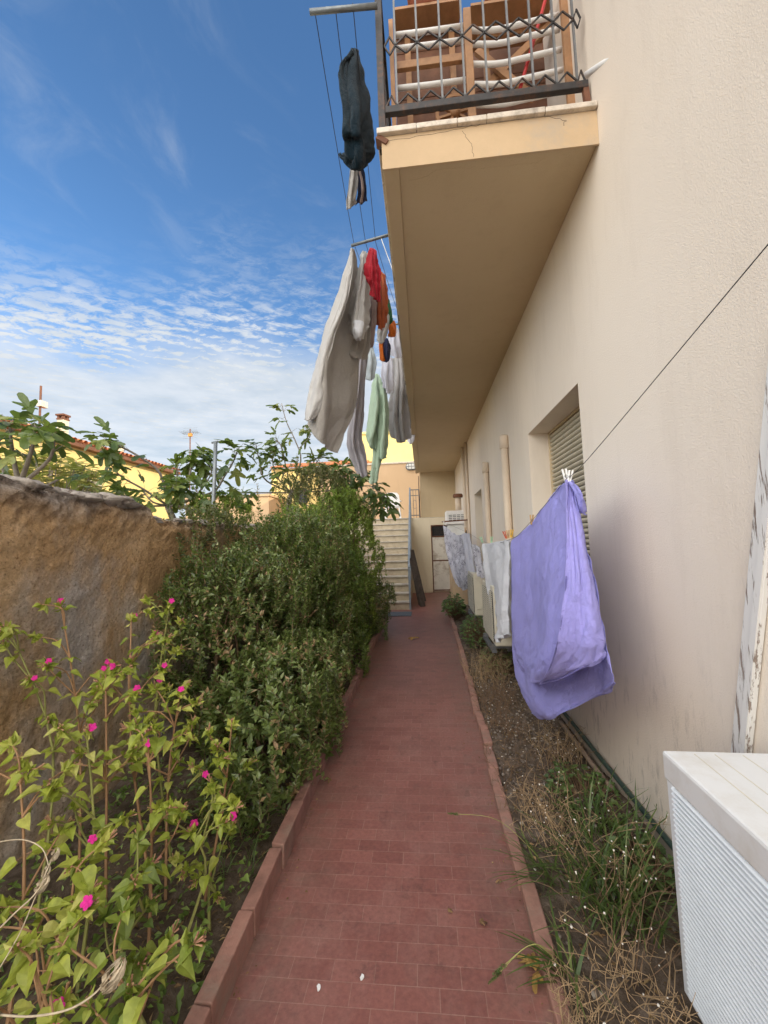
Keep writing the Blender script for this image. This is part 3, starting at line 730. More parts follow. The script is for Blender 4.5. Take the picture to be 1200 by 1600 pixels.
for z in (.045, .93, dz-.37): b.box(dl+.035, DY+.042, z, dr-.035, DY+.0495, z+.035)
b.build('rusty_band', M['rust'], door)
b = MB(); b.box(dl+.002, DY+.02, .002, dl+.03, DY+.07, dz-.002); b.box(dr-.03, DY+.02, .002, dr-.002, DY+.07, dz-.002); b.box(dl+.03, DY+.02, dz-.03, dr-.03, DY+.07, dz-.002); b.box(dl+.03, DY+.02, dz-.36, dr-.03, DY+.07, dz-.335)
b.build('door_frame', M['rust'], shed)
b = MB(); 
for k in range(9): x = dl+.05+k*(dr-dl-.1)/8; b.box(x-.006, DY+.04, dz-.33, x+.006, DY+.05, dz-.03)
for k in range(1, 5): z = dz-.33+k*.06; b.box(dl+.03, DY+.0505, z-.005, dr-.03, DY+.06, z+.005)
b.build('grille', M['dark_metal'], shed)
b = MB(); b.box(dl+.03, DY+.1, dz-.33, dr-.03, DY+.11, dz-.03); b.build('grille_opening', M['dark_gap'], shed)
# terrace guard rail
tr = thing('terrace_railing', 'iron railing with scrolled bars on terrace at top of stairs', 'railing', (-.2, 12.65, 2.28))
b = MB(); ty = 12.66; tx0, tx1 = -.36, -.06
b.bar((tx0, ty, 3.16), (tx1, ty, 3.16), .03, .03); b.bar((tx0, ty, 2.98), (tx1, ty, 2.98), .02, .02); b.bar((tx0, ty, 2.36), (tx1, ty, 2.36), .025, .025); b.build('rail', M['grey_metal'], tr)
for k in range(4):
    x = tx0+.02+k*.087; b = MB(); b.bar((x, ty, 2.28), (x, ty, 3.15), .014, .014); b.build('baluster', M['grey_metal'], tr)
b = MB()
for cxx in (tx0+.15,):
    N = 16
    for k in range(N):
        a, c = 2*PI*k/N, 2*PI*(k+1)/N; b.bar((cxx+.05*math.cos(a), ty-.01, 2.7+.14*math.sin(a)), (cxx+.05*math.cos(c), ty-.01, 2.7+.14*math.sin(c)), .01, .01)
b.build('scroll', M['grey_metal'], tr)
b = MB(); y = 12.72
while y < 16: b.box(-.075, y-.01, 2.276, -.055, y+.01, 3.6 if y < 12.99 else 3.15); y += .13
b.bar((-.065, 12.7, 3.16), (-.065, 16, 3.16), .03, .03); b.build('side_rail', M['dark_metal'], tr)

# terrace chair (white plastic garden chair)
ch = thing('garden_chair', 'white plastic garden chair on terrace at top of stairs', 'chair', at(617, 812, Y=13.2))
cx0 = at(614, 800, Y=13.4); bz = 2.276; X = cx0.x; Yc = 13.4
b = MB(); b.box(X-.24, Yc-.22, bz+.40, X+.24, Yc+.22, bz+.43); b.build('seat', M['white_plastic'], ch, bevel=.01)
b = MB(); 
pr = [(-.25, .43), (-.255, .62), (-.235, .80), (-.17, .88), (0, .90), (.17, .88), (.235, .80), (.255, .62), (.25, .43)]
vs = [(X+x, Yc-.24+dy_+.0*z, bz+z) for dy_ in (0, .03) for (x, z) in pr]; n_ = len(pr)
b.add(vs, [tuple(range(n_))[::-1], tuple(range(n_, 2*n_))]+[(i, (i+1) % n_, n_+(i+1) % n_, n_+i) for i in range(n_)]); b.build('backrest', M['white_plastic'], ch, bevel=.008)
for sx_ in (-1, 1):
    b = MB(); b.bar((X+.26*sx_, Yc-.22, bz+.62), (X+.27*sx_, Yc+.24, bz+.64), .05, .025); b.build('armrest', M['white_plastic'], ch, bevel=.008)
    for sy_ in (-1, 1):
        b = MB(); b.bar((X+.22*sx_, Yc+.2*sy_, bz+.41), (X+.25*sx_, Yc+.24*sy_, bz), .04, .04); b.build('leg', M['white_plastic'], ch)

# peach wall behind terrace with bulkhead lamp
b = MB(); b.box(-3.6, 17, 0, .9, 17.25, 4.88); o = b.build('terrace_wall', M['peach']); tag(o, 'peach plastered wall behind the terrace carrying an oval lamp', 'wall')
b = MB(); b.box(-3.65, 16.96, 4.881, .95, 17.29, 4.95); b.build('coping', M['marble'], o)
lp = at(643, 729, Y=16.95); lam = thing('bulkhead_lamp', 'oval caged bulkhead lamp on the peach terrace wall', 'lamp', lp)
def capsule(mb, c, w, h, y0, y1, N=10):
    pts = [(w*math.cos(a)+math.copysign(.1, math.cos(a)), h*math.sin(a)) for a in [2*PI*(k+.5)/(2*N) for k in range(2*N)]]
    vs = [(c.x+x, yy, c.z+z) for yy in (y0, y1) for (x, z) in pts]; n = 2*N
    mb.add(vs, [tuple(range(n)), tuple(range(n, 2*n))[::-1]]+[(i, n+i, n+(i+1) % n, (i+1) % n) for i in range(n)])
b = MB(); capsule(b, lp, .15, .15, 16.93, 16.999); b.build('lamp_base', M['grey_metal'], lam)
b = MB(); capsule(b, lp, .11, .11, 16.87, 16.929); b.build('lamp_glass', M['glass'], lam)
b = MB(); b.box(lp.x-.24, 16.855, lp.z-.012, lp.x+.24, 16.869, lp.z+.012)
for k in (-.12, 0, .12): b.box(lp.x+k-.01, 16.853, lp.z-.13, lp.x+k+.01, 16.867, lp.z+.13)
b.build('lamp_guard', M['grey_metal'], lam)

# boards leaning in the corner
for i, (x, yb, ln, w, tilt, lb) in enumerate([(-.27, 10.05, 1.15, .14, .16, 'tallest dark weathered board leaning beside the stairs'), (-.22, 9.75, .62, .13, .12, 'short grey board leaning nearest the foot of stairs'), (-.2, 10.6, 1.35, .14, .2, 'dark board leaning farthest back beside the stairs'), (-.25, 9.9, .8, .12, .14, 'middle weathered board leaning beside the stairs')]):
    b = MB(); dx_ = math.sin(tilt)*ln
    yw = .95; b.obox((x+.16-dx_/2, yb, ln/2*math.cos(tilt)+.002), (.012*math.cos(yw), -.012*math.sin(yw), .003), (w/2*math.sin(yw), w/2*math.cos(yw), 0), (-dx_/2, 0, ln/2*math.cos(tilt)))
    tag(b.build('leaning_board', M['board'], bevel=.003), lb, 'board', 'boards leaning by the stairs')
b = MB(); p = [at(588, 958, Z=.012), at(646, 958, Z=.012), at(640, 967, Z=.012), at(590, 968, Z=.012)]
b.box(-1.05, 8.5, .002, -.3, 8.98, .016); tag(b.build('doormat', M['mat_rubber'], bevel=.004), 'dark grey doormat on the paving at foot of stairs', 'doormat')

# boiler cupboard, meter cabinet
bo = thing('gas_boiler', 'off white wall boiler in a cupboard with louvred top and brown capped flue', 'boiler', (.86, 10.2, .98))
b = MB(); b.box(.64, 10.2, .98, WX-.002, 10.75, 1.93); b.build('cupboard', M['ac_white'], bo, bevel=.006)
b = MB(); b.box(.60, 10.15, 1.932, WX-.002, 10.78, 2.27); lb_ = b.build('louvred_top', M['white_paint'], bo, bevel=.01)
b = MB()
for zz in (2.03, 2.07, 2.11, 2.15):
    for k in range(4): b.box(.66+k*.1, 10.146, zz, .74+k*.1, 10.1495, zz+.015)
b.build('louvres', M['dark_gap'], lb_)
b = MB(); b.lathe((.93, 10.42, 2.271), [(.001, 0), (.075, 0), (.075, .36), (.001, .36)], 16); fl = b.build('flue', M['pipe'], bo, smooth=True)
b = MB(); b.lathe((.93, 10.42, 2.62), [(.001, 0), (.12, .0), (.125, .05), (.11, .09), (.001, .095)], 16); b.build('flue_cap', M['rust'], fl)
b = MB(); b.box(.66, 9.95, 0, WX-.002, 10.85, .94); mc = b.build('meter_cabinet', M['fascia'], bevel=.006); tag(mc, 'low beige plastered meter cabinet standing below the boiler', 'cabinet')
b = MB(); b.box(.62, 9.92, .941, WX-.002, 10.88, .979); b.build('cabinet_top', M['marble'], mc, bevel=.004)

# ================================================================== AIR CONDITIONERS
ac = thing('air_conditioner', 'large white slatted air conditioning unit in lower right foreground', 'air conditioner', (.92, 1.0, .08), 'outdoor air conditioning units')
ax0, ax1, ay0, ay1, az0, az1 = .75, 1.06, .50, 1.45, .085, .805
rotA = Matrix.Translation(V((ax0, ay1, 0))) @ Matrix.Rotation(R(-1.5), 4, 'Z') @ Matrix.Translation(-V((ax0, ay1, 0)))
def acb(mb): mb.v = [tuple(rotA @ V(p)) for p in mb.v]; return mb
b = MB(); b.box(ax0+.02, ay0+.01, az0, ax1, ay1-.006, az1-.055); acb(b).build('cabinet', M['ac_white'], ac, bevel=.01)
b = MB(); b.box(ax0-.006, ay0-.01, az1-.088, ax1+.004, ay1+.004, az1); lid = acb(b).build('lid', M['ac_white'], ac, bevel=.009)
b = MB()
for x in (.83, .89, .97): b.box(x-.0015, ay0+.05, az1+.0002, x+.0015, ay1-.02, az1+.0012)
acb(b).build('lid_seam', M['ac_cream'], lid)
b = MB(); b.box(ax0+.012, ay0+.05, az0+.03, ax0+.0195, ay1-.045, az1-.085); acb(b).build('grille_recess', M['dark_gap'], ac)
b = MB(); b.box(ax0-.004, ay1-.045, az0+.012, ax0+.0195, ay1-.008, az1-.071); b.box(ax0-.004, ay0+.02, az0+.012, ax0+.0195, ay1-.046, az0+.03); acb(b).build('front_frame', M['ac_slat'], ac, bevel=.006)
b = MB(); z = az0+.036
while z < az1-.09:
    prof = [(ax0+.011, z+.002), (ax0-.005, z-.003), (ax0-.009, z-.0005), (ax0-.006, z+.003), (ax0+.011, z+.0075)]
    vs = [(x, y, zz) for (x, zz) in prof for y in (ay0+.05, ay1-.04)]
    b.add(vs, [(2*i, 2*i+1, 2*i+3, 2*i+2) for i in range(4)]+[(1, 3, 5, 7, 9), (8, 6, 4, 2, 0)]); z += .0155
acb(b).build('front_grille', M['ac_slat'], ac)
b = MB(); b.box(ax0+.06, ay1-.3, .0, ax0+.1, ay1-.26, az0-.001); b.box(ax0+.2, ay1-.3, .0, ax0+.24, ay1-.26, az0-.001); b.box(ax0+.06, ay0+.3, 0, ax0+.1, ay0+.34, az0-.001); b.build('foot', M['grey_metal'], ac)

def small_ac(y0, x0, z0, h, label):
    t = thing('air_conditioner', label, 'air conditioner', (.9, y0, z0), 'outdoor air conditioning units'); x1 = x0+.29; L = .8
    b = MB(); b.box(x0+.015, y0, z0, x1, y0+L, z0+h); b.build('cabinet', M['ac_cream'], t, bevel=.012)
    b = MB(); N = 20
    b.box(x0+.006, y0+.03, z0+.05, x0+.0145, y0+L-.03, z0+h-.06); b.build('grille_recess', M['dark_gap'], t)
    b = MB(); k = z0+.06
    while k < z0+h-.07: b.box(x0-.002, y0+.03, k, x0+.0055, y0+L-.03, k+.012); k += .024
    for q in range(5): yy = y0+.03+q*(L-.075)/4; b.box(x0-.004, yy, z0+.05, x0-.0025, yy+.015, z0+h-.06)
    b.build('front_grille', M['ac_cream'], t)
    b = MB(); b.box(x0+.012, y0-.004, z0+h-.06, x1+.003, y0+L+.004, z0+h+.006); b.build('lid', M['ac_cream'], t, bevel=.01)
    b = MB(); b.box(x0+.05, y0-.012, z0+.1, x0+.2, y0-.0005, z0+.16); b.build('side_handle', M['ac_cream'], t, bevel=.008)
    b = MB()
    for yy in (y0+.1, y0+L-.14): b.box(x0-.02, yy, z0-.045, WX-.002, yy+.04, z0-.001); b.box(WX-.03, yy, z0-.2, WX-.002, yy+.04, z0-.046)
    b.box(x0-.02, y0+.02, z0-.075, x0+.03, y0+L-.04, z0-.046)
    b.build('bracket', M['grey_metal'], t)
small_ac(4.72, .745, .32, .66, 'cream air conditioning unit on wall bracket behind the white towel')
small_ac(6.75, .775, .30, .66, 'cream air conditioning unit beyond the thin black line post')

# peeling board leaning against the wall behind the AC
q0 = V((1.076, 1.765, .02)); q1 = V((1.079, 1.25, 2.12))
b = MB(); dirv = (q1-q0); wv = V((0, 1, .245)).normalized()*.034
b.obox((q0+q1)/2, (.009, 0, 0), wv, dirv/2); pk = b.build('leaning_plank', M['peel'], bevel=.002)
tag(pk, 'narrow plank with peeling white paint leaning on wall behind the large air conditioner', 'plank')
b = MB(); b.obox((q0+q1)/2+V((-.0125, -.019, -.005)), (.0035, 0, 0), wv*.36, dirv/2*.995); b.build('batten', M['peel'], pk)

# ================================================================== LEFT BOUNDARY WALL
def top_z(y):
    base = 1.90-.06*(y-1.6) if y < 2.85 else 1.76
    if y < 1.6: base = 1.9
    return base+.035*noise.noise(V((y*2.1, 3, 1)))+.03*noise.noise(V((y*6, 1, 4)))
b = MB(); NY, NZ = 520, 60; y0w, y1w = -1.5, 12.6
vs = []; fs = []
for j in range(NY+1):
    y = y0w+(y1w-y0w)*j/NY; zt = top_z(y)
    prof = [(0, zt*k/NZ) for k in range(NZ+1)]
    row = []
    for (x, z) in prof:
        bul = .025*noise.noise(V((y*1.6, z*1.6, 0)))+.010*noise.noise(V((y*6, z*6, 3)))+.010*noise.noise(V((y*20, z*20, 8)))
        bul += .006*noise.noise(V((y*45, z*45, 1)))
        if z > zt-.2: bul += .018*noise.noise(V((y*8, z*11, 9)))+.022*noise.noise(V((y*22, z*22, 2)))+.02*(1-(zt-z)/.2)
        if z > zt-.04: bul -= .03
        row.append(V((-2.0+bul, y, z-.02)))
    for k in range(1, 7):
        x = -2.0-.3*k/6; row.append(V((x, y, zt-.02+.05*noise.noise(V((x*7, y*7, 5)))+.045*math.sin(k/6*PI)*(.6+noise.noise(V((y*3, x*4, 2)))))))
    row.append(V((-2.3, y, -.2)))
    vs += row
m_ = NZ+1+7
for j in range(NY):
    for k in range(m_-1): a = j*m_+k; fs.append((a, a+m_, a+m_+1, a+1))
b.add(vs, fs); bw = b.build('boundary_wall', M['ochre_wall'], smooth=True)
tag(bw, 'old rough ochre boundary wall with crumbling stone top on left', 'wall')
b = MB()
for i in range(70):
    y = rnd(1.2, 6.6); b.blob((-2.02-rnd(0, .16), y, top_z(y)-.012), rnd(.03, .085), i, 7, (1, 1.6, .5), .75)
b.build('coping_stones', plain('lichen_stone', (.33, .29, .25), .95, .3, 12, .8, 40, dirt=(.13, .11, .09), dscale=8, bdist=.01), bw, smooth=True)

# grey pole behind the wall
p0 = at(333, 800, X=-2.45); p1 = at(337, 690, Y=p0.y+.02)
b = MB(); b.tube([V((p0.x, p0.y, 0)), p0, p1], .022, 10); b.tube([p1+V((-.05, 0, -.012)), p1+V((.03, 0, 0))], .012, 6); tag(b.build('grey_pole', M['galv'], smooth=True), 'plain grey pole standing behind the ochre wall among fig leaves', 'pole')

# ================================================================== HOUSES BEHIND
def tiled_roof(parent, x_eave, x_ridge, y0, y1, z_e, z_r, name='roof'):
    b = MB(); n = int((y1-y0)/.22); 
    d = V((x_ridge-x_eave, 0, z_r-z_e)); 
    b.add([(x_eave, y0, z_e-.03), (x_eave, y1, z_e-.03), (x_ridge, y1, z_r-.03), (x_ridge, y0, z_r-.03)], [(0, 1, 2, 3)])
    for i in range(n):
        y = y0+(i+.5)*(y1-y0)/n; K = max(int(d.length/.38), 2)
        for k in range(K):
            a = V((x_eave, y, z_e))+d*(k/K); c = V((x_eave, y, z_e))+d*((k+1.12)/K) if k < K-1 else V((x_ridge, y, z_r))
            up = V((-d.z, 0, d.x)).normalized(); up = up if up.z > 0 else -up
            rr = .085+rnd(-.006, .006); vs = []
            for q, r_ in ((a, rr), (c, rr*.82)):
                for t in range(6): an = PI*t/5; vs.append(q+V((0, math.cos(an)*r_, 0))+up*(math.sin(an)*r_+.02*(1 if r_ == rr else 0)))
            b.add(vs, [(t, t+1, t+7, t+6) for t in range(5)])
    return b.build(name, M['terracotta'], parent)
hs = thing('yellow_house', 'yellow house with red tiled roof and chimney beyond the ochre wall', 'house', (-14, 15, 0))
b = MB(); b.box(-18, 9.6, -.3, -12, 18.6, 5.25); b.build('wall', M['yellow'], hs)
tiled_roof(hs, -11.75, -15, 9.4, 18.75, 5.38, 6.3)
b = MB(); b.box(-12.0, 9.45, 5.20, -11.72, 18.7, 5.33); b.add([(-18, 9.6, 5.2), (-12, 9.6, 5.2), (-15, 9.6, 6.2)], [(0, 1, 2)]); b.build('eave', M['wood_dark'], hs)
def chimney(px, py_b, py_t, X, w, parent):
    p = at(px, py_b, X=X); t = at(px, py_t, X=X)
    b = MB(); b.box(X-w, p.y-w, p.z-.6, X+w, p.y+w, t.z-.16); o = b.build('chimney', M['cream_wall'], parent)
    b = MB(); b.box(X-w*1.35, p.y-w*1.35, t.z-.06, X+w*1.35, p.y+w*1.35, t.z); 
    for sx_ in (-1, 1):
        for sy_ in (-1, 1): b.box(X+sx_*w*.7-.04, p.y+sy_*w*.7-.04, t.z-.16, X+sx_*w*.7+.04, p.y+sy_*w*.7+.04, t.z-.061)
    b.box(X-w*1.2, p.y-w*1.2, t.z-.20, X+w*1.2, p.y+w*1.2, t.z-.161); b.build('chimney_cap', M['rust'], o)
chimney(98, 672, 648, -13.0, .12, hs); chimney(185, 715, 692, -12.6, .13, hs)
wp = at(138, 758, X=-12); b = MB(); b.box(-12.06, wp.y-.6, wp.z-.6, -11.99, wp.y+.6, wp.z+.25); wn = b.build('window', M['ac_cream'], hs)
b = MB()
for k in range(10): b.box(-11.989, wp.y-.55, wp.z-.56+k*.08, -11.97, wp.y+.55, wp.z-.5+k*.08)
b.build('shutter_slats', M['shutter'], wn)
a0 = at(62, 655, X=-13.4); a1 = at(64, 603, X=-13.4)
an = thing('antenna_mast', 'rusty mast with small box on the yellow house roof', 'antenna', a0)
b = MB(); b.tube([a0-V((0, 0, .5)), a1], .035, 8); b.build('mast', M['rust'], an)
c = at(64, 632, X=-13.4); b = MB(); b.box(c.x-.05, c.y-.12, c.z-.1, c.x+.12, c.y+.16, c.z+.12); b.build('junction_box', M['ac_cream'], an, bevel=.01)
yh = at(297, 690, Y=22); an = thing('tv_antenna', 'tv antenna with thin rods above the fig tree', 'antenna', yh)
b = MB(); b.tube([yh-V((0, 0, 3)), yh+V((0, 0, .75))], .03, 6); b.build('mast', M['rust'], an)
b = MB()
for k in range(9): x = yh.x-.5+k*.125; b.bar((x, yh.y-.3, yh.z+.55), (x, yh.y+.3, yh.z+.5), .012, .012)
for k in range(6): z = yh.z+.2+k*.12; b.bar((yh.x-.45, yh.y, z), (yh.x+.45, yh.y, z), .008, .008)
b.bar((yh.x-.5, yh.y, yh.z+.52), (yh.x+.5, yh.y, yh.z+.52), .02, .02); b.build('rods', M['galv'], an)
b = MB(); b.box(yh.x-.1, yh.y-.06, yh.z+.3, yh.x+.12, yh.y+.06, yh.z+.48); b.build('amplifier', plain('orange_box', (.6, .28, .06), .6), an)

def house(name, label, px0, px1, pyt, Y, m, roof=True, depth=7, overhang=.3, wins=()):
    p0, p1 = at(px0, pyt, Y=Y), at(px1, pyt, Y=Y); zt = (p0.z+p1.z)/2
    t = thing(name, label, 'house', ((p0.x+p1.x)/2, Y, 0))
    b = MB(); b.box(p0.x, Y, -.3, p1.x, Y+depth, zt); b.build('wall', m, t)
    if roof:
        b = MB(); n = int((p1.x-p0.x)/.24); dz_ = 1.0
        b.add([(p0.x-.2, Y-overhang, zt+.02), (p1.x+.2, Y-overhang, zt+.02), (p1.x+.2, Y+depth/2, zt+dz_), (p0.x-.2, Y+depth/2, zt+dz_)], [(0, 1, 2, 3)])
        for i in range(n):
            x = p0.x+(i+.5)*(p1.x-p0.x)/n
            b.tube([(x, Y-overhang-.03, zt+.05), (x, Y+depth/2, zt+dz_+.03)], .09, 6)
        b.build('roof', M['terracotta'], t)
    else:
        b = MB(); b.box(p0.x-.08, Y-.08, zt+.001, p1.x+.08, Y+depth, zt+.16); b.build('parapet', m, t)
    for (wx, wy, ww, wh) in wins:
        c = at(wx, wy, Y=Y); b = MB(); b.box(c.x-ww, Y-.03, c.z-wh, c.x+ww, Y+.02, c.z+wh); b.build('window', M['dark_gap'], t)
    return t
house('far_house', 'pale yellow house with orange tile roof seen beyond the shrubs', 424, 505, 731, 30, M['yellow'], wins=((470, 775, .5, .6),))
house('far_house', 'bright yellow sunlit building above the peach terrace wall', 555, 690, 676, 26, M['yellow_bright'], roof=False)
house('far_house', 'peach house with low roof half hidden behind the fig tree', 290, 420, 778, 27, M['peach'], roof=False, wins=((330, 800, .4, .5),))
house('far_house', 'peach orange house corner behind the mint cloth at centre', 500, 572, 728, 24, M['peach'])

# ================================================================== CLOTHES LINES AND LAUNDRY
HZ = 4.8
dr_ = thing('drying_rack', 'metal arms on the balcony edge holding washing lines along the building', 'washing line', (BX, 2.3, HZ))
tips = []
for (yb, tx, ty_) in ((2.24, -.57, 2.22), (4.08, -.66, 4.2), (5.86, -.45, 5.92), (7.8, -.45, 7.8), (10.0, -.45, 10.0)):
    b = MB(); b.tube([(BX, yb, HZ), (tx, ty_, HZ)], .016, 8); b.build('arm', M['galv'], dr_, smooth=True); tips.append((tx, ty_))
# strap under second arm
b = MB(); b.bar(at(596, 374, Y=4.1), at(617, 432, Y=4.1), .02, .006); b.build('strap', M['white_plastic'], dr_)
def wire(pts, r=.0028): b = MB(); b.tube(pts, r, 5); b.build('line', M['wire'], dr_)
for k, off in enumerate((.03, .16, .27)):
    P = []
    for i in range(len(tips)-1):
        (x0, y0), (x1, y1) = tips[i], tips[i+1]
        for q in range(8):
            t = q/8; P.append((x0+off+(x1-x0)*t, y0+(y1-y0)*t, HZ+.015-.10*4*t*(1-t)*(1 if k == 1 else .45)))
    P.append((tips[-1][0]+off, tips[-1][1], HZ+.015)); wire(P)

def cloth(name, label, cat, mat, rows, nu=16, nv=26, amp=.012, fu=9., fv=2.2, seed=0, group=None, parent=None, thick=.003, fine=.004):
    """rows: from the peg line down, each a list of (px, py, depth) survey points across the cloth"""
    nu = int(nu*1.9); nv = int(nv*1.9); fine *= 1.7; amp *= 1.25
    ctrl = [[at(x, y, Y=Y) for (x, y, Y) in r] for r in rows]
    ctrl = [spline(r, nu) for r in ctrl]
    cols = [spline([ctrl[j][i] for j in range(len(ctrl))], nv) for i in range(nu+1)]
    LW = 0; LW = max(sum((r[i+1]-r[i]).length for i in range(nu)) for r in ctrl); LH = max(sum((c[j+1]-c[j]).length for j in range(nv)) for c in cols)
    fine *= min(1, .35+LW/.7)
    vs = []
    for j in range(nv+1):
        for i in range(nu+1):
            p = cols[i][j].copy()
            du = cols[min(i+1, nu)][j]-cols[max(i-1, 0)][j]; dv = cols[i][min(j+1, nv)]-cols[i][max(j-1, 0)]
            nn = du.cross(dv)
            if nn.length > 1e-9: nn.normalize()
            u, v = i/nu, j/nv
            w = amp*math.sin(u*fu*2*PI/2+1.6*noise.noise(V((u*2, v*fv, seed)))*2+seed)*(.35+.65*math.sin(min(v*1.4, 1)*PI/2))
            k = max(1.6, min(7, LW/.09)); kv = max(2., min(14, LH/.09))
            w += fine*2.2*noise.noise(V((u*k*1.3, v*kv*.7, seed+5)))
            for q, am in ((1., 1.6), (2.1, .9)):
                rd = 1-abs(noise.noise(V((u*k*q+seed, v*kv*.55*q+u*2, seed+9*q))))*2.6
                w += fine*am*max(rd, 0)**2*(1 if q < 2 else -1)
            e = noise.noise(V((v*kv*.9, seed, 3)))*(.010 if LW < .6 else .004)*min(1, LW/.3)
            if dv.length > 1e-9 and du.length > 1e-9:
                p += du.normalized()*e*(abs(u-.5)*2)**2+dv.normalized()*(.014*min(1, LW/.3)*noise.noise(V((u*k*1.5, seed, 8)))*v**3)
            vs.append(p+nn*w)
    b = MB(); b.add(vs, [(j*(nu+1)+i, j*(nu+1)+i+1, (j+1)*(nu+1)+i+1, (j+1)*(nu+1)+i) for j in range(nv) for i in range(nu)])
    o = b.build(name, mat, parent, smooth=True)
    if thick:
        s = o.modifiers.new('thickness', 'SOLIDIFY'); s.thickness = thick; s.offset = 0
    if label: tag(o, label, cat, group)
    return o
UG = 'washing on the balcony line'
cloth('dark_garment', 'dark teal trousers folded over the upper line by the balcony corner', 'clothes', M['teal'],
      [[(550, 79, 2.55), (554, 77, 2.62), (557, 80, 2.7)], [(530, 108, 2.5), (552, 105, 2.55), (566, 112, 2.75)], [(532, 130, 2.5), (553, 135, 2.52), (573, 142, 2.8)], [(538, 170, 2.5), (558, 172, 2.5), (577, 178, 2.8)],
       [(536, 207, 2.5), (556, 208, 2.52), (581, 212, 2.8)], [(542, 214, 2.55), (560, 222, 2.55), (582, 238, 2.8)], [(543, 240, 2.58), (560, 250, 2.58), (577, 245, 2.8)], [(541, 250, 2.6), (556, 262, 2.62), (566, 261, 2.75)]], 14, 30, .016, 5, 2, 3, UG, thick=.02)
o = cloth('trouser_leg', None, None, M['teal'], [[(529, 242, 2.6), (534, 241, 2.62), (541, 236, 2.66)], [(536, 250, 2.6), (544, 252, 2.6), (556, 252, 2.65)], [(548, 262, 2.62), (556, 265, 2.62), (562, 262, 2.66)]], 8, 8, .006, 3, 2, 4, thick=.014)
o.parent = bpy.data.objects['dark_garment']
cloth('sock', 'small pale grey cloth hanging below the dark teal trousers', 'clothes', M['white_linen'], [[(548, 250, 2.95), (555, 250, 2.97), (561, 251, 3.0)], [(546, 290, 2.92), (553, 292, 2.95), (560, 288, 3.0)], [(542, 327, 2.9), (550, 325, 2.95), (557, 312, 3.0)]], 8, 14, .01, 4, 2, 1, UG)
cloth('sock', 'small navy and red cloth hanging beside the pale grey cloth', 'clothes', M['navy'], [[(556, 250, 3.0), (562, 250, 3.02), (566, 252, 3.05)], [(560, 290, 3.0), (567, 285, 3.02), (573, 290, 3.05)], [(556, 320, 3.0), (566, 318, 3.02), (575, 312, 3.05)]], 8, 14, .01, 4, 2, 2, UG)
o = cloth('red_edge', None, None, M['mauve'], [[(559, 262, 2.98), (562, 262, 2.98)], [(565, 292, 2.97), (569, 291, 2.98)], [(562, 318, 2.97), (567, 316, 2.98)]], 3, 10, .003, 2, 2, 2); o.parent = bpy.data.objects['sock.001']
cloth('bed_sheet', 'large grey linen sheet billowing from the second line arm', 'sheet', M['grey_linen'],
      [[(548, 389, 4.2), (549, 388, 4.18), (550, 388, 4.22), (552, 389, 4.3)], [(540, 425, 4.2), (547, 428, 4.08), (552, 430, 4.3), (558, 428, 4.5)], [(523, 478, 4.2), (535, 480, 4.05), (548, 487, 4.4), (561, 484, 4.6)],
       [(505, 530, 4.2), (517, 532, 4.02), (535, 540, 4.35), (560, 540, 4.7)], [(491, 580, 4.2), (507, 584, 4.02), (530, 590, 4.35), (557, 590, 4.75)], [(482, 622, 4.2), (506, 628, 4.05), (530, 632, 4.3), (553, 630, 4.7)],
       [(477, 655, 4.2), (500, 662, 4.08), (522, 668, 4.3), (543, 660, 4.6)], [(477, 664, 4.22), (499, 688, 4.15), (513, 700, 4.25), (524, 708, 4.4)]], 26, 40, .03, 2.6, 1.1, 2, UG, fine=.0034)
o = cloth('turned_hem', None, None, M['white_linen'],
      [[(547, 392, 4.15), (549, 392, 4.14), (551, 394, 4.15)], [(538, 428, 4.14), (544, 430, 4.05), (550, 432, 4.06)], [(521, 478, 4.14), (531, 482, 4.0), (538, 484, 4.02)], [(503, 530, 4.14), (512, 533, 3.98), (520, 536, 4.0)],
       [(489, 580, 4.14), (500, 584, 3.98), (508, 590, 4.0)], [(480, 622, 4.14), (494, 625, 3.99), (508, 628, 4.02)], [(475, 656, 4.14), (482, 657, 4.02), (492, 654, 4.03)]], 10, 30, .01, 3, 2, 6); o.parent = bpy.data.objects['bed_sheet']
cloth('pillowcase', 'pale grey pillowcase with rolled white end beside the large grey sheet', 'sheet', M['white_linen'],
      [[(565, 394, 4.4), (568, 392, 4.38), (571, 393, 4.4), (574, 396, 4.45)], [(559, 430, 4.4), (564, 431, 4.3), (571, 431, 4.35), (576, 431, 4.5)], [(549, 468, 4.4), (558, 472, 4.25), (568, 472, 4.3), (576, 476, 4.5)],
       [(545, 500, 4.4), (554, 508, 4.2), (567, 508, 4.25), (576, 500, 4.5)], [(549, 522, 4.4), (555, 530, 4.25), (564, 530, 4.25), (573, 516, 4.4)]], 18, 26, .014, 6, 2, 5, UG)
o = cloth('rolled_end', None, None, M['towel'], [[(549, 506, 4.25), (557, 500, 4.18), (568, 502, 4.2)], [(549, 518, 4.23), (558, 514, 4.12), (569, 514, 4.2)], [(552, 528, 4.25), (560, 527, 4.15), (567, 522, 4.22)], [(556, 531, 4.3), (560, 532, 4.25), (564, 529, 4.28)]], 10, 10, .008, 4, 2, 8); o.parent = bpy.data.objects['pillowcase']
cloth('linen_cloth', 'grey brown linen cloth bunched below the rolled pillowcase', 'sheet', M['grey_linen'],
      [[(547, 470, 4.65), (560, 470, 4.6), (572, 470, 4.65)], [(540, 512, 4.65), (560, 518, 4.5), (578, 505, 4.6)], [(535, 540, 4.6), (555, 552, 4.48), (576, 540, 4.6)], [(543, 550, 4.6), (558, 560, 4.5), (573, 562, 4.6)]], 16, 20, .02, 6, 2, 4, UG)
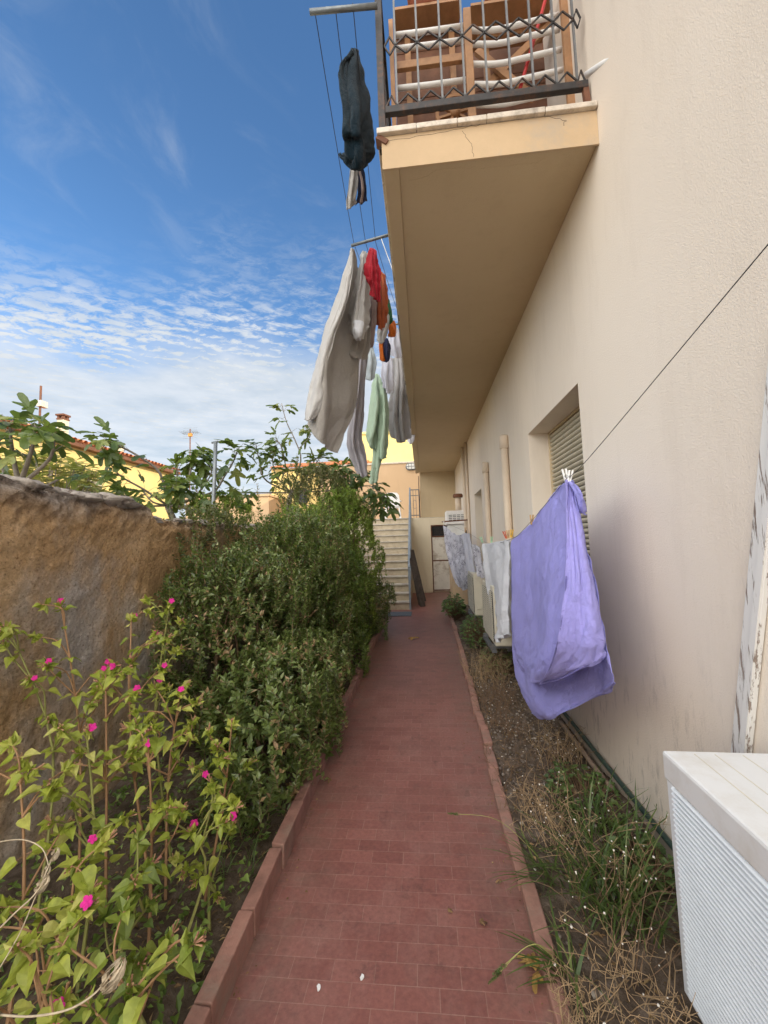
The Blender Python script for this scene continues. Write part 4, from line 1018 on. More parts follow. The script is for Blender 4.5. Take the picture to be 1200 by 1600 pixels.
cloth('long_cloth', 'long lilac grey cloth hanging lowest over the shrub top', 'sheet', M['lilac_grey'],
      [[(560, 540, 5.2), (566, 538, 5.15), (575, 540, 5.2)], [(556, 590, 5.2), (563, 592, 5.05), (571, 590, 5.2)], [(549, 640, 5.2), (557, 642, 5.05), (566, 640, 5.2)], [(543, 685, 5.2), (553, 688, 5.05), (562, 685, 5.2)], [(545, 715, 5.2), (557, 710, 5.08), (569, 712, 5.2)], [(558, 728, 5.2), (567, 745, 5.1), (575, 740, 5.2)]], 14, 34, .035, 7, 1.2, 7, UG)
cloth('red_shirt', 'red frilled top hanging next to the grey pillowcase', 'clothes', M['red'],
      [[(580, 389, 4.35), (583, 387, 4.33), (587, 390, 4.36)], [(573, 410, 4.35), (581, 412, 4.25), (590, 408, 4.36)], [(571, 432, 4.35), (580, 434, 4.25), (592, 430, 4.36)], [(577, 440, 4.35), (583, 445, 4.28), (592, 452, 4.36)], [(580, 462, 4.36), (586, 465, 4.3), (591, 472, 4.38)]], 12, 20, .02, 9, 3, 2, UG, fine=.008)
cloth('mauve_cloth', 'dusty mauve cloth half hidden behind the red top', 'clothes', M['mauve'], [[(572, 430, 4.7), (578, 432, 4.66), (588, 440, 4.7)], [(574, 475, 4.7), (582, 478, 4.62), (590, 475, 4.7)], [(575, 520, 4.7), (581, 525, 4.65), (586, 515, 4.7)], [(575, 545, 4.7), (578, 546, 4.68), (582, 540, 4.7)]], 10, 20, .016, 6, 2, 3, UG)
cloth('orange_top', 'rust orange top hanging behind the red frilled top', 'clothes', M['orange'],
      [[(592, 427, 4.75), (596, 424, 4.72), (600, 428, 4.76)], [(588, 455, 4.75), (596, 456, 4.66), (604, 450, 4.76)], [(588, 485, 4.75), (596, 488, 4.64), (604, 480, 4.76)], [(589, 508, 4.75), (596, 515, 4.68), (602, 505, 4.76)]], 10, 20, .016, 6, 2, 5, UG)
cloth('white_rag', 'small off white cloth hanging below the rust orange top', 'clothes', M['white_linen'], [[(600, 488, 5.0), (604, 488, 5.0), (608, 492, 5.02)], [(590, 520, 5.0), (598, 516, 4.95), (607, 515, 5.0)], [(588, 532, 5.0), (596, 537, 4.95), (604, 528, 5.0)]], 8, 14, .01, 5, 2, 6, UG)
gs = cloth('child_shirt', 'green and orange child shirt hanging near the balcony edge', 'clothes', M['green'], [[(603, 464, 5.1), (606, 463, 5.08), (609, 470, 5.12)], [(604, 490, 5.1), (609, 488, 5.04), (613, 492, 5.12)], [(606, 509, 5.1), (611, 508, 5.04), (615, 500, 5.12)]], 8, 14, .01, 4, 2, 1, UG)
o = cloth('orange_hem', None, None, M['bright_orange'], [[(606, 508, 5.06), (611, 506, 5.0), (616, 500, 5.1)], [(607, 520, 5.06), (614, 518, 5.0), (620, 516, 5.1)], [(607, 526, 5.08), (613, 527, 5.02), (619, 524, 5.1)]], 8, 8, .008, 4, 2, 2); o.parent = gs
sh = cloth('shorts', 'small navy shorts with orange side hanging under the off white cloth', 'clothes', M['navy'], [[(598, 530, 5.3), (603, 528, 5.28), (608, 532, 5.3)], [(597, 548, 5.3), (604, 547, 5.24), (611, 548, 5.3)], [(599, 565, 5.3), (604, 566, 5.25), (609, 562, 5.3)]], 8, 12, .01, 4, 2, 3, UG)
o = cloth('orange_side', None, None, M['bright_orange'], [[(592, 534, 5.28), (596, 533, 5.26), (599, 534, 5.27)], [(593, 550, 5.28), (596, 550, 5.24), (599, 550, 5.24)], [(594, 562, 5.28), (598, 565, 5.25), (602, 563, 5.25)]], 6, 10, .006, 3, 2, 4); o.parent = sh
cloth('white_blouse', 'white crumpled top hanging close to the balcony edge', 'clothes', M['whitecloth'], [[(613, 510, 5.6), (618, 508, 5.58), (624, 520, 5.62)], [(608, 535, 5.6), (617, 536, 5.52), (629, 535, 5.62)], [(611, 556, 5.6), (621, 559, 5.54), (631, 556, 5.62)]], 10, 16, .016, 6, 2, 3, UG)
cloth('pale_cloth', 'pale blue cloth hanging between the grey sheet and mint sheet', 'clothes', M['paleblue'], [[(575, 538, 5.7), (579, 540, 5.68), (583, 540, 5.7)], [(573, 565, 5.7), (580, 568, 5.62), (588, 562, 5.7)], [(571, 592, 5.7), (580, 595, 5.64), (586, 588, 5.7)]], 10, 16, .014, 5, 2, 4, UG)
cloth('white_shirt', 'white lilac shirt hanging above the mint green sheet', 'clothes', M['whitecloth'], [[(598, 560, 6.0), (606, 558, 5.95), (614, 560, 6.0)], [(597, 585, 6.0), (606, 588, 5.92), (617, 585, 6.0)], [(600, 606, 6.0), (608, 616, 5.95), (614, 612, 6.0)]], 10, 16, .02, 5, 2, 5, UG)
ms_ = cloth('mint_sheet', 'mint green sheet hanging in long folds above the shrub', 'sheet', M['mint'],
      [[(586, 586, 6.25), (588, 584, 6.2), (590, 584, 6.18), (592, 588, 6.2)], [(583, 605, 6.2), (588, 606, 6.08), (594, 606, 6.12), (600, 606, 6.2)], [(580, 632, 6.2), (587, 634, 6.0), (596, 634, 6.1), (605, 632, 6.2)], [(577, 660, 6.2), (584, 662, 6.0), (594, 664, 6.12), (606, 662, 6.2)], [(573, 686, 6.2), (580, 688, 6.0), (592, 690, 6.12), (605, 688, 6.2)], [(577, 701, 6.2), (584, 700, 6.06), (592, 706, 6.12), (602, 712, 6.2)]], 18, 30, .03, 5, 1.3, 6, UG)
cloth('tail_fold', None, None, M['mint'], [[(583, 640, 6.22), (591, 642, 6.16), (598, 640, 6.22)], [(581, 690, 6.2), (590, 692, 6.1), (600, 690, 6.2)], [(580, 722, 6.2), (588, 724, 6.1), (597, 722, 6.2)], [(577, 752, 6.2), (583, 757, 6.14), (591, 748, 6.2)]], 10, 24, .025, 4, 1.3, 2, parent=ms_)
cloth('side_fold', None, None, M['mint'], [[(592, 596, 6.14), (598, 600, 6.08), (603, 606, 6.12)], [(594, 640, 6.08), (600, 642, 5.98), (606, 644, 6.1)], [(592, 690, 6.08), (598, 692, 5.98), (605, 690, 6.1)], [(590, 712, 6.1), (596, 718, 6.04), (602, 716, 6.1)]], 10, 24, .02, 4, 1.3, 4, parent=ms_)
cloth('grey_shirt', 'light grey long shirt hanging against the balcony edge', 'clothes', M['greycloth'],
      [[(614, 560, 6.6), (622, 556, 6.55), (633, 556, 6.6)], [(615, 590, 6.6), (624, 592, 6.45), (635, 590, 6.6)], [(611, 625, 6.6), (622, 628, 6.45), (637, 625, 6.6)], [(606, 655, 6.6), (622, 658, 6.45), (640, 655, 6.6)], [(613, 683, 6.6), (626, 692, 6.5), (641, 684, 6.6)]], 16, 30, .035, 7, 1.3, 3, UG)
cloth('striped_cloth', 'navy and white striped cloth at the balcony edge beside the grey shirt', 'clothes', M['striped'], [[(633, 596, 7.4), (638, 594, 7.38), (643, 598, 7.4)], [(635, 612, 7.4), (640, 612, 7.36), (645, 612, 7.4)], [(637, 628, 7.4), (641, 629, 7.36), (645, 628, 7.4)]], 8, 10, .012, 4, 2, 3, UG)
cloth('dark_rag', 'dark grey crumpled cloth above the striped cloth', 'clothes', M['mauve'], [[(627, 534, 7.0), (631, 533, 6.98), (635, 540, 7.0)], [(630, 565, 7.0), (634, 566, 6.95), (639, 565, 7.0)], [(633, 596, 7.0), (637, 597, 6.96), (640, 590, 7.0)]], 8, 12, .012, 4, 2, 6, UG)
cloth('white_vest', 'white vest hanging farthest along the balcony line', 'clothes', M['whitecloth'], [[(640, 655, 8.3), (643, 654, 8.28), (647, 658, 8.3)], [(637, 675, 8.3), (642, 677, 8.25), (648, 674, 8.3)], [(636, 690, 8.3), (642, 694, 8.25), (647, 688, 8.3)]], 8, 10, .014, 4, 2, 6, UG)

# lower line
LP = [V((.50, 9.62, 1.97)), at(728, 831, X=.82), at(760, 848, X=.79), at(797, 843, X=.77), at(825, 820, X=.76), at(886, 747, X=.76), at(918, 718, X=.78), at(1200, 382, X=.80)]
LP.append(LP[-1]+(LP[-1]-LP[-2])*1.6)
ll = thing('washing_line', 'low washing line sagging along the wall with a thin black support post', 'washing line', (.82, 7.5, 0))
b = MB(); b.tube(spline(LP[:6], 30)+spline(LP[5:], 12)[1:], .0016, 6); b.build('line', M['wire'], ll)
pp = LP[1]; b = MB(); b.tube([(pp.x+.015, pp.y, .0), (pp.x, pp.y, pp.z+.03)], .014, 8); b.build('line_post', M['dark_metal'], ll, smooth=True)
b = MB(); b.bar((.46, 9.62, 1.975), (WX-.002, 9.62, 2.0), .04, .03); b.build('wall_arm', M['rust'], ll)

ps = thing('duvet_cover', 'big lilac purple duvet cover doubled over the low washing line', 'sheet', LP[4])
cloth('rear_fold', None, None, M['purple'],
      [[(798, 846, 3.72), (826, 822, 3.15), (858, 788, 2.62), (886, 752, 2.24), (899, 758, 2.12)], [(797, 905, 3.68), (826, 895, 3.15), (860, 870, 2.65), (905, 840, 2.25), (918, 842, 2.05)], [(797, 970, 3.6), (826, 965, 3.1), (862, 940, 2.65), (915, 915, 2.2), (934, 900, 2.0)],
       [(799, 1030, 3.5), (826, 1030, 3.0), (865, 1010, 2.6), (925, 990, 2.15), (949, 975, 1.92)], [(804, 1068, 3.35), (828, 1085, 2.9), (872, 1075, 2.5), (930, 1045, 2.1), (962, 1035, 1.85)],
       [(815, 1095, 3.2), (838, 1112, 2.8), (878, 1105, 2.45), (932, 1080, 2.1), (966, 1064, 1.84)], [(830, 1115, 3.05), (848, 1122, 2.78), (880, 1114, 2.45), (930, 1088, 2.12), (964, 1070, 1.85)]],
      34, 40, .022, 2.6, 1.2, 2, parent=ps, fine=.0022)
cloth('front_fold', None, None, M['purple'],
      [[(797, 845, 3.64), (826, 820, 3.06), (856, 786, 2.58), (872, 764, 2.36), (887, 749, 2.2)], [(796, 900, 3.6), (822, 890, 3.02), (852, 865, 2.5), (876, 845, 2.28), (889, 838, 2.13)], [(796, 955, 3.52), (822, 950, 2.95), (852, 930, 2.42), (874, 915, 2.2), (887, 905, 2.06)],
       [(798, 1000, 3.45), (820, 1005, 2.9), (850, 995, 2.4), (870, 985, 2.18), (883, 972, 2.04)], [(803, 1030, 3.35), (820, 1042, 2.85), (845, 1040, 2.42), (864, 1028, 2.2), (878, 1008, 2.06)], [(812, 1050, 3.2), (825, 1062, 2.8), (842, 1067, 2.5), (856, 1058, 2.3), (869, 1040, 2.14)]],
      30, 36, .02, 2.2, 1.2, 1, parent=ps, fine=.0020)
cloth('side_fold', None, None, M['lilac'],
      [[(884, 750, 2.14), (888, 750, 2.15), (891, 752, 2.16), (895, 756, 2.17)], [(886, 840, 2.05), (896, 838, 2.04), (905, 836, 2.04), (912, 840, 2.06)], [(884, 910, 1.98), (900, 908, 1.94), (914, 905, 1.94), (926, 905, 1.96)], [(879, 968, 1.95), (899, 970, 1.90), (920, 965, 1.88), (938, 965, 1.9)],
       [(871, 1010, 1.98), (895, 1012, 1.91), (922, 1002, 1.86), (944, 1000, 1.87)], [(856, 1050, 2.12), (884, 1046, 2.0), (915, 1034, 1.9), (946, 1022, 1.87)], [(843, 1068, 2.32), (875, 1060, 2.1), (908, 1043, 1.93), (946, 1026, 1.88)]],
      22, 36, .008, 2.4, 1.5, 5, parent=ps, fine=.0018, thick=.006)
M['hem'] = cloth_mat('lilac_hem', (.24, .225, .62))
for hp in ([(885, 900, 1.975), (883, 940, 1.955), (878, 970, 1.94), (870, 1010, 1.97), (856, 1051, 2.11), (844, 1067, 2.30)], [(844, 1069, 2.30), (875, 1061, 2.085), (908, 1044, 1.915), (945, 1027, 1.868)]):
    b = MB(); b.tube(spline([at(x, y, Y=Y) for x, y, Y in hp], 26), .0035, 6); b.build('hem', M['hem'], ps, smooth=True)
cloth('corner_flap', None, None, M['purple'], [[(888, 752, 2.14), (893, 753, 2.12), (897, 757, 2.1)], [(898, 770, 2.12), (904, 770, 2.06), (909, 772, 2.05)], [(905, 788, 2.12), (910, 792, 2.07), (914, 798, 2.05)], [(911, 799, 2.12), (913, 801, 2.09), (915, 800, 2.07)]], 8, 14, .008, 3, 2, 2, parent=ps)
cloth('white_towel', 'white terry towel on the low line beside the purple duvet cover', 'towel', M['towel'],
      [[(754, 849, 5.0), (764, 849, 4.75), (778, 846, 4.3), (790, 844, 3.95), (796, 843, 3.78)], [(757, 880, 5.0), (766, 882, 4.72), (780, 880, 4.25), (790, 880, 3.92), (797, 878, 3.74)], [(763, 915, 4.95), (770, 918, 4.68), (782, 918, 4.2), (790, 920, 3.88), (797, 920, 3.7)],
       [(770, 950, 4.9), (774, 952, 4.65), (781, 955, 4.2), (788, 958, 3.85), (796, 958, 3.66)], [(776, 969, 4.85), (779, 971, 4.65), (781, 985, 4.2), (786, 992, 3.85), (794, 990, 3.66)], [(777, 971, 4.82), (778, 985, 4.6), (776, 1002, 4.2), (783, 1000, 3.88), (793, 994, 3.68)]], 26, 34, .022, 6, 1.3, 3, 'washing on the low line')
cloth('white_cloth', 'thin white cloth on the low line behind the black support post', 'sheet', M['whitecloth'],
      [[(720, 835, 7.9), (727, 833, 7.6), (734, 834, 7.3)], [(724, 862, 7.85), (732, 862, 7.5), (740, 866, 7.2)], [(730, 895, 7.8), (736, 900, 7.45), (744, 904, 7.1)], [(738, 925, 7.7), (744, 928, 7.4), (749, 930, 7.05)], [(744, 945, 7.6), (747, 952, 7.35), (751, 950, 7.0)]], 14, 26, .03, 5, 1.4, 1, 'washing on the low line')
cloth('floral_cloth', 'grey floral patterned cloth on far end of the low line', 'sheet', M['floral'],
      [[(693, 820, 9.55), (702, 828, 9.1), (712, 835, 8.6), (720, 836, 8.1)], [(697, 850, 9.5), (706, 858, 9.1), (716, 860, 8.6), (724, 858, 8.1)], [(704, 880, 9.4), (712, 884, 9.0), (720, 886, 8.5), (728, 882, 8.1)], [(712, 905, 9.3), (718, 908, 8.9), (726, 908, 8.5), (734, 905, 8.1)], [(718, 915, 9.2), (724, 921, 8.9), (732, 920, 8.5), (738, 914, 8.1)]], 18, 26, .03, 5, 1.4, 4, 'washing on the low line')
cloth('floral_cloth', 'small piece of floral cloth showing behind the white towel', 'sheet', M['floral'], [[(737, 850, 6.6), (744, 852, 6.4), (750, 855, 6.2)], [(744, 880, 6.5), (750, 885, 6.3), (756, 890, 6.1)], [(748, 900, 6.4), (754, 903, 6.25), (759, 902, 6.1)]], 10, 16, .02, 4, 1.4, 4, 'washing on the low line')

def peg(px, py, Y, tilt, m, label, s=1.0):
    c = at(px, py, Y=Y); t = thing('clothes_peg', label, 'peg', c, 'pegs on the washing line')
    for sg in (-1, 1):
        b = MB(); a = V((math.sin(tilt)*.0, 0, 0))
        up = V((.35*sg*.22+math.sin(tilt), .05, 1)).normalized()
        b.obox(c+V((sg*.006, 0, 0))*s+up*.014*s, V((.0045*s, 0, 0)), V((0, .006*s, 0)), up*.036*s); b.build('jaw', m, t, bevel=.0015)
    b = MB(); b.lathe(c+V((0, -.009*s, .01*s)), [(.006*s, 0), (.008*s, .004*s), (.008*s, .014*s), (.006*s, .018*s)], 8, 'y'); b.build('spring', M['galv'], t)
peg(884, 747, 2.22, -.1, M['peg_white'], 'white peg at top corner of purple duvet cover'); peg(890, 748, 2.15, .25, M['peg_white'], 'second white peg just right of the first on purple duvet cover', .9)
peg(831, 815, 3.0, .05, M['peg_wood'], 'wooden peg halfway along the purple duvet cover')
peg(790, 838, 3.85, -.3, M['peg_red'], 'red peg between white towel and purple duvet cover'); peg(794, 837, 3.78, .0, M['peg_wood'], 'wooden peg between the red and yellow pegs'); peg(799, 836, 3.7, .2, M['peg_yellow'], 'yellow peg at left end of purple duvet cover')
peg(753, 845, 5.0, -.3, M['peg_green'], 'green peg at far corner of white towel'); peg(768, 845, 4.6, .1, M['peg_green'], 'green peg near middle of white towel', .95)
peg(727, 829, 7.6, .1, M['peg_wood'], 'wooden peg beside top of black support post', 1.2)
peg(694, 818, 9.5, -.3, M['peg_white'], 'white peg at far end of the floral cloth', 1.2)

# ================================================================== PLANTS
def shrub(name, label, x, y, rx, ry, h, n_sprig, mat, leafL=(.032, .05), lean=(.0, 0), z0=.05, spikes=6, base_w=.5, seed=0, stemmat=None, per=22, top=.75, cat='shrub', wide=.56):
    random.seed(100+seed); t = thing(name, label, cat, (x, y, 0), None)
    lv = MB(); sm = MB()
    roots = [V((x+rnd(-.15, .15), y+rnd(-.2, .2), 0)) for k in range(6)]
    for r in roots:
        p = spline([r, r+V((lean[0]*.3+rnd(-.1, .1), rnd(-.12, .12), h*.35)), r+V((lean[0]*.8+rnd(-.2, .2), lean[1]+rnd(-.25, .25), h*.75))], 6)
        sm.tube(p, [.016, .015, .013, .011, .009, .006, .004], 6)
    for k in range(n_sprig):
        u = random.random()**.8; zz = z0+(h-z0)*u
        prof = (base_w+(1-base_w)*math.sin(min(u/top, 1)*PI/2))*(math.sqrt(max(0, 1-((u-top)/(1-top))**2)) if u > top else 1)
        a = rnd(0, 2*PI); q = 1+.35*noise.noise(V((math.cos(a)*1.5, math.sin(a)*1.5, zz*2.2+seed)))
        rad = prof*q*(1 if random.random() < .78 else rnd(.3, .9))
        tip = V((x+lean[0]*u+math.cos(a)*rx*rad, y+lean[1]*u+math.sin(a)*ry*rad, zz+rnd(-.03, .07)))
        L = rnd(.14, .3)
        outward = V((math.cos(a)*rx, math.sin(a)*ry, .55+1.2*u)).normalized()
        dirv = (outward+rdir()*.55).normalized()
        if random.random() < .15: dirv = (dirv+V((0, 0, 1))).normalized()
        base = tip-dirv*L
        leaves_along(lv, sm, base, tip+V((0, 0, -.02)), per, leafL, wide)
    for k in range(spikes):
        a = rnd(0, 2*PI); base = V((x+lean[0]+math.cos(a)*rx*.6, y+lean[1]+math.sin(a)*ry*.7, h*rnd(.75, .95))); tip = base+V((rnd(-.08, .08), rnd(-.08, .08), rnd(.18, .38)))
        leaves_along(lv, sm, base, tip, per+6, leafL, wide, taper=.5)
    lv.build('foliage', mat, t); sm.build('stem', stemmat or M['stem'], t)
    return t
def leaves_along(lv, sm, a, b, n, LL, wide=.5, taper=.2):
    d = b-a; ph = rnd(0, PI)
    ax = d.normalized(); u = ax.cross(V((.3, .2, 1))); u.normalize(); w = ax.cross(u)
    sm.tube([a, b], [.0022, .0012], 3, False)
    for k in range(n//2):
        t = (k+.5)/(n/2); p = a.lerp(b, t)
        for sg in (0, PI):
            an = ph+k*1.57+sg; o = u*math.cos(an)+w*math.sin(an)
            dd = (o*.9+ax*.65+rdir()*.35).normalized(); L = rnd(*LL)*(1-taper*t)*random.choice((.75, 1, 1, 1.3))
            leaf_oval(lv, p, dd, (ax+V((0, 0, .6))+rdir()*.5).normalized(), L, L*wide, .16)

shrub('myrtle_shrub', 'dark myrtle shrub nearest the camera against the ochre wall', -1.5, 3.15, .54, .58, 1.5, 760, M['myrtle'], seed=1, spikes=16)
shrub('myrtle_shrub', 'low glossy shrub spilling over the left kerb', -1.0, 2.85, .36, .8, .84, 640, M['myrtle'], leafL=(.034, .056), seed=2, spikes=2, base_w=.8)
shrub('myrtle_shrub', 'rounded mid green myrtle shrub in middle of left bed', -1.32, 4.0, .6, .62, 1.86, 980, M['myrtle'], seed=3, spikes=18, lean=(.05, 0))
shrub('myrtle_shrub', 'bright green leafy shrub leaning over the path edge', -1.03, 4.75, .42, .62, 1.55, 640, M['creeper'], leafL=(.036, .055), seed=4, spikes=6, lean=(-.08, 0), base_w=.7)
shrub('myrtle_shrub', 'tall dark myrtle shrub against the wall with upright shoots', -1.55, 5.3, .5, .7, 1.95, 720, M['myrtle'], seed=5, spikes=14)
shrub('privet_shrub', 'tall light green shrub in front of the staircase', -1.15, 6.2, .5, .85, 2.4, 950, M['myrtle_light'], leafL=(.036, .055), seed=6, spikes=16, lean=(-.1, .1), base_w=.7)
shrub('myrtle_shrub', 'low dark shrub overhanging the path nearest the stairs', -.97, 6.75, .38, .8, .95, 420, M['myrtle'], leafL=(.034, .05), seed=7, spikes=4, lean=(.02, 0), base_w=.85)
shrub('tall_shrub', 'dull olive twiggy shrub rising above the wall beside the mint sheet', -1.7, 6.6, .62, .85, 2.85, 1250, M['myrtle_dull'], leafL=(.03, .045), seed=8, spikes=16)
shrub('privet_shrub', 'bright green bushy shrub filling the gap before the wall below the fig tree', -1.55, 5.2, .42, .5, 2.05, 420, M['myrtle_light'], leafL=(.034, .05), seed=12, spikes=14, z0=.9)
shrub('wall_climber', 'small leaved climber growing on top of the ochre wall', -2.0, 3.75, .16, .75, 1.92, 190, M['myrtle_dull'], seed=9, spikes=3, z0=1.2, base_w=.6)
shrub('privet_shrub', 'yellow green young shrub behind the wall near the grey pole', -2.75, 5.3, .35, .5, 2.25, 240, M['myrtle_light'], leafL=(.04, .06), seed=10, spikes=6, z0=1.2)

# four o'clock plants: lime leaves, magenta trumpets
def flower(mb, p, d, s):
    d, x, z = frame(d, V((.2, .3, 1))); N = 20; vs = [p+d*s*.02]
    for k in range(N):
        a = 2*PI*k/N; r = s*(.5 if k % 4 else .36)*(1 if k % 2 == 0 else .96); vs.append(p+d*s*.1*math.sin(a*2.5)**2+(x*math.cos(a)+z*math.sin(a))*r)
    mb.add(vs, [(0, k+1, (k+1) % N+1) for k in range(N)])
    # trumpet tube
    q = p-d*s*1.3; vs = []
    for (c, r) in ((p, s*.1), (q, s*.035)): vs += [c+(x*math.cos(2*PI*k/6)+z*math.sin(2*PI*k/6))*r for k in range(6)]
    mb.add(vs, [(k, (k+1) % 6, 6+(k+1) % 6, 6+k) for k in range(6)])
FP = []
def four_oclock(label, px, py, Y, base, n_side, n_fl, leaf, mat, seed):
    random.seed(500+seed)
    top = at(px, py, Y=Y); base = V(base)
    t = thing('four_oclock_plant', label, 'plant', base, "four o'clock plants in the left bed")
    lv, sm = MB(), MB()
    def stem(a, c, r0, r1, depth):
        bw_ = .10 if depth == 0 else .04; mid = a.lerp(c, .5)+V((rnd(-bw_, bw_), rnd(-bw_, bw_), .03)); P = spline([a, mid, c], 8)
        sm.tube(P, [r0+(r1-r0)*i/8 for i in range(9)], 6, False)
        L_ = (c-a).length; nn = max(2, int(L_/.085)); ph = rnd(0, PI)
        for k in range(nn):
            f = (k+1)/nn
            if f < .22 and depth == 0: continue
            p = P[min(8, int(f*8))]; s = leaf*(1.12-.62*f if f > .4 else 1.0)*rnd(.7, 1.2)
            if depth == 0 and f < .5 and random.random() < .72: continue
            for sg in (0, PI):
                an = ph+k*PI/2+sg+rnd(-.3, .3); o = V((math.cos(an), math.sin(an), rnd(-.35, .25)))
                pet = p+o*s*.3; sm.tube([p, pet], [.0018, .0014], 3, False)
                leaf_heart(lv, pet, o+V((0, 0, rnd(-.5, .05))), V((rnd(-.35, .35), rnd(-.5, .1), 1)), s, s*rnd(.6, .72), droop=rnd(.1, .45))
        # bud cluster
        d = (P[-1]-P[-2]).normalized()
        for k in range(14):
            o = (d*.6+rdir()).normalized(); s = rnd(.016, .04)
            leaf_oval(lv, c-d*rnd(0, .035), o, rdir(), s*1.3, s*.7, .3)
        bd = MB()
        for k in range(5):
            o = (d+rdir()*.6).normalized(); q = c+o*.004; bd.tube([q, q+o*rnd(.012, .03)], [.0015, .0028], 5)
        bd.build('bud_cluster', M['bud'], t)
        return P
    main = stem(base, top, .007, .003, 0)
    tips = [top]
    for k in range(n_side+2):
        f = rnd(.45, .95); a = main[int(f*8)]; an = rnd(0, 2*PI)
        c = a+V((math.cos(an)*rnd(.08, .2), math.sin(an)*rnd(.06, .16), rnd(.10, .24)*(1.2-f*.5)))
        stem(a, c, .0038, .0022, 1); tips.append(c)
    lv.build('foliage', mat, t); sm.build('stem', M['stem_red'] if seed % 3 else M['stem_green'], t)
    for k in range(n_fl):
        c = tips[k % len(tips)]; d = (V((.35, -1, .55))+rdir()*.5).normalized(); m_ = MB()
        flower(m_, c+V((rnd(-.03, .03), rnd(-.03, .03), rnd(.005, .03))), d, rnd(.026, .036)); m_.build('flower', M['magenta'], t)
    return t
PL = [("tall plant with one dark pink flower at the far left edge", 15, 985, 1.75, (-1.62, 1.62), 4, 2, .075),
      ("tallest lime plant with pink flowers at its tip against ochre wall", 95, 945, 1.9, (-1.55, 1.75), 5, 3, .07),
      ("leafy plant topped by a cluster of pink flowers beside the myrtle", 205, 965, 2.1, (-1.25, 1.8), 6, 4, .075),
      ("slender plant with one pink flower in front of the dark myrtle", 265, 945, 2.3, (-1.25, 1.95), 4, 1, .065),
      ("plant leaning left with pale flower buds before the grey wall patch", 165, 1050, 1.8, (-1.3, 1.6), 5, 2, .075),
      ("plant with pink flowers at half height near the myrtle", 282, 1082, 1.95, (-1.15, 1.75), 5, 2, .08),
      ("plant with a large pair of pink flowers at left of bed", 135, 1145, 1.5, (-1.2, 1.35), 5, 2, .08),
      ("bushy plant with single pink flower in middle of bed", 232, 1165, 1.6, (-1.05, 1.5), 5, 1, .08),
      ("reddish stemmed plant reaching toward the kerb", 362, 1132, 1.95, (-.98, 1.75), 3, 0, .075),
      ("short plant with bright pink flower near the kerb", 300, 1300, 1.6, (-.95, 1.5), 3, 3, .075),
      ("pale leaved plant at the left frame edge", 30, 1190, 1.35, (-1.25, 1.15), 4, 0, .085),
      ("low broad leaved plant beside the curled dry pods", 125, 1400, 1.25, (-1.0, 1.2), 5, 0, .085),
      ("low broad leaved plant close to the kerb front", 235, 1410, 1.35, (-.9, 1.3), 5, 0, .085),
      ("small plant with pink flowers at the bottom left corner", 100, 1560, 1.05, (-.85, .98), 4, 3, .075),
      ("small dark plant at bottom edge beside the kerb", 205, 1540, 1.12, (-.78, 1.08), 4, 0, .075),
      ("small plant standing behind the kerb near the creeping shrub", 340, 1400, 1.7, (-.9, 1.65), 2, 0, .06)]
for i, (lb, px, py, Y, bs, ns, nf, lf) in enumerate(PL):
    four_oclock(lb, px, py, Y, (bs[0], bs[1], .0), ns, nf, lf*1.0, M['mirabilis_low'] if i in (14, 16, 12) else M['mirabilis'], i)

# dry twining vine with curled pods
random.seed(9)
vine = thing('dry_vine', 'straw coloured dry vine with papery curled pods in front of the lime plants', 'vine', at(60, 1500, Y=.95))
def vtube(pts, r): b = MB(); b.tube(spline(pts, 24), r, 6); b.build('tendril', M['seed'], vine, smooth=True)
vtube([at(0, 1586, Y=.92), at(50, 1588, Y=.92), at(105, 1578, Y=.92), at(145, 1555, Y=.93), at(172, 1525, Y=.95)], .0022)
vtube([at(-5, 1455, Y=1.0), at(25, 1425, Y=1.02), at(52, 1400, Y=1.05), at(70, 1375, Y=1.07)], .002)
vtube([at(-5, 1520, Y=1.0), at(30, 1460, Y=1.03), at(56, 1400, Y=1.06), at(80, 1345, Y=1.1)], .0016)
vtube([at(-5, 1316, Y=1.15), at(35, 1312, Y=1.15), at(65, 1325, Y=1.15), at(76, 1352, Y=1.12)], .0016)
def pod(px, py, Y, r, tilt):
    c = at(px, py, Y=Y); b = MB()
    ax = V((math.sin(tilt), .2, math.cos(tilt))).normalized(); x = ax.cross(V((0, 1, 0))).normalized(); y = ax.cross(x)
    for k in range(14):
        a = rnd(0, 2*PI); P = []
        for q in range(9):
            s = -1+2*q/8; rad = r*.5*math.sqrt(max(0.02, 1-s*s*.95))*rnd(.85, 1.1); an = a+s*.8
            P.append(c+ax*s*r+(x*math.cos(an)+y*math.sin(an))*rad)
        leaf_blade(b, P, r*.38)
    b.build('pod', M['seed'], vine)
pod(178, 1522, .95, .036, .5); pod(66, 1382, 1.07, .024, .5); pod(72, 1362, 1.1, .016, .2); pod(86, 1335, 1.12, .018, .3)

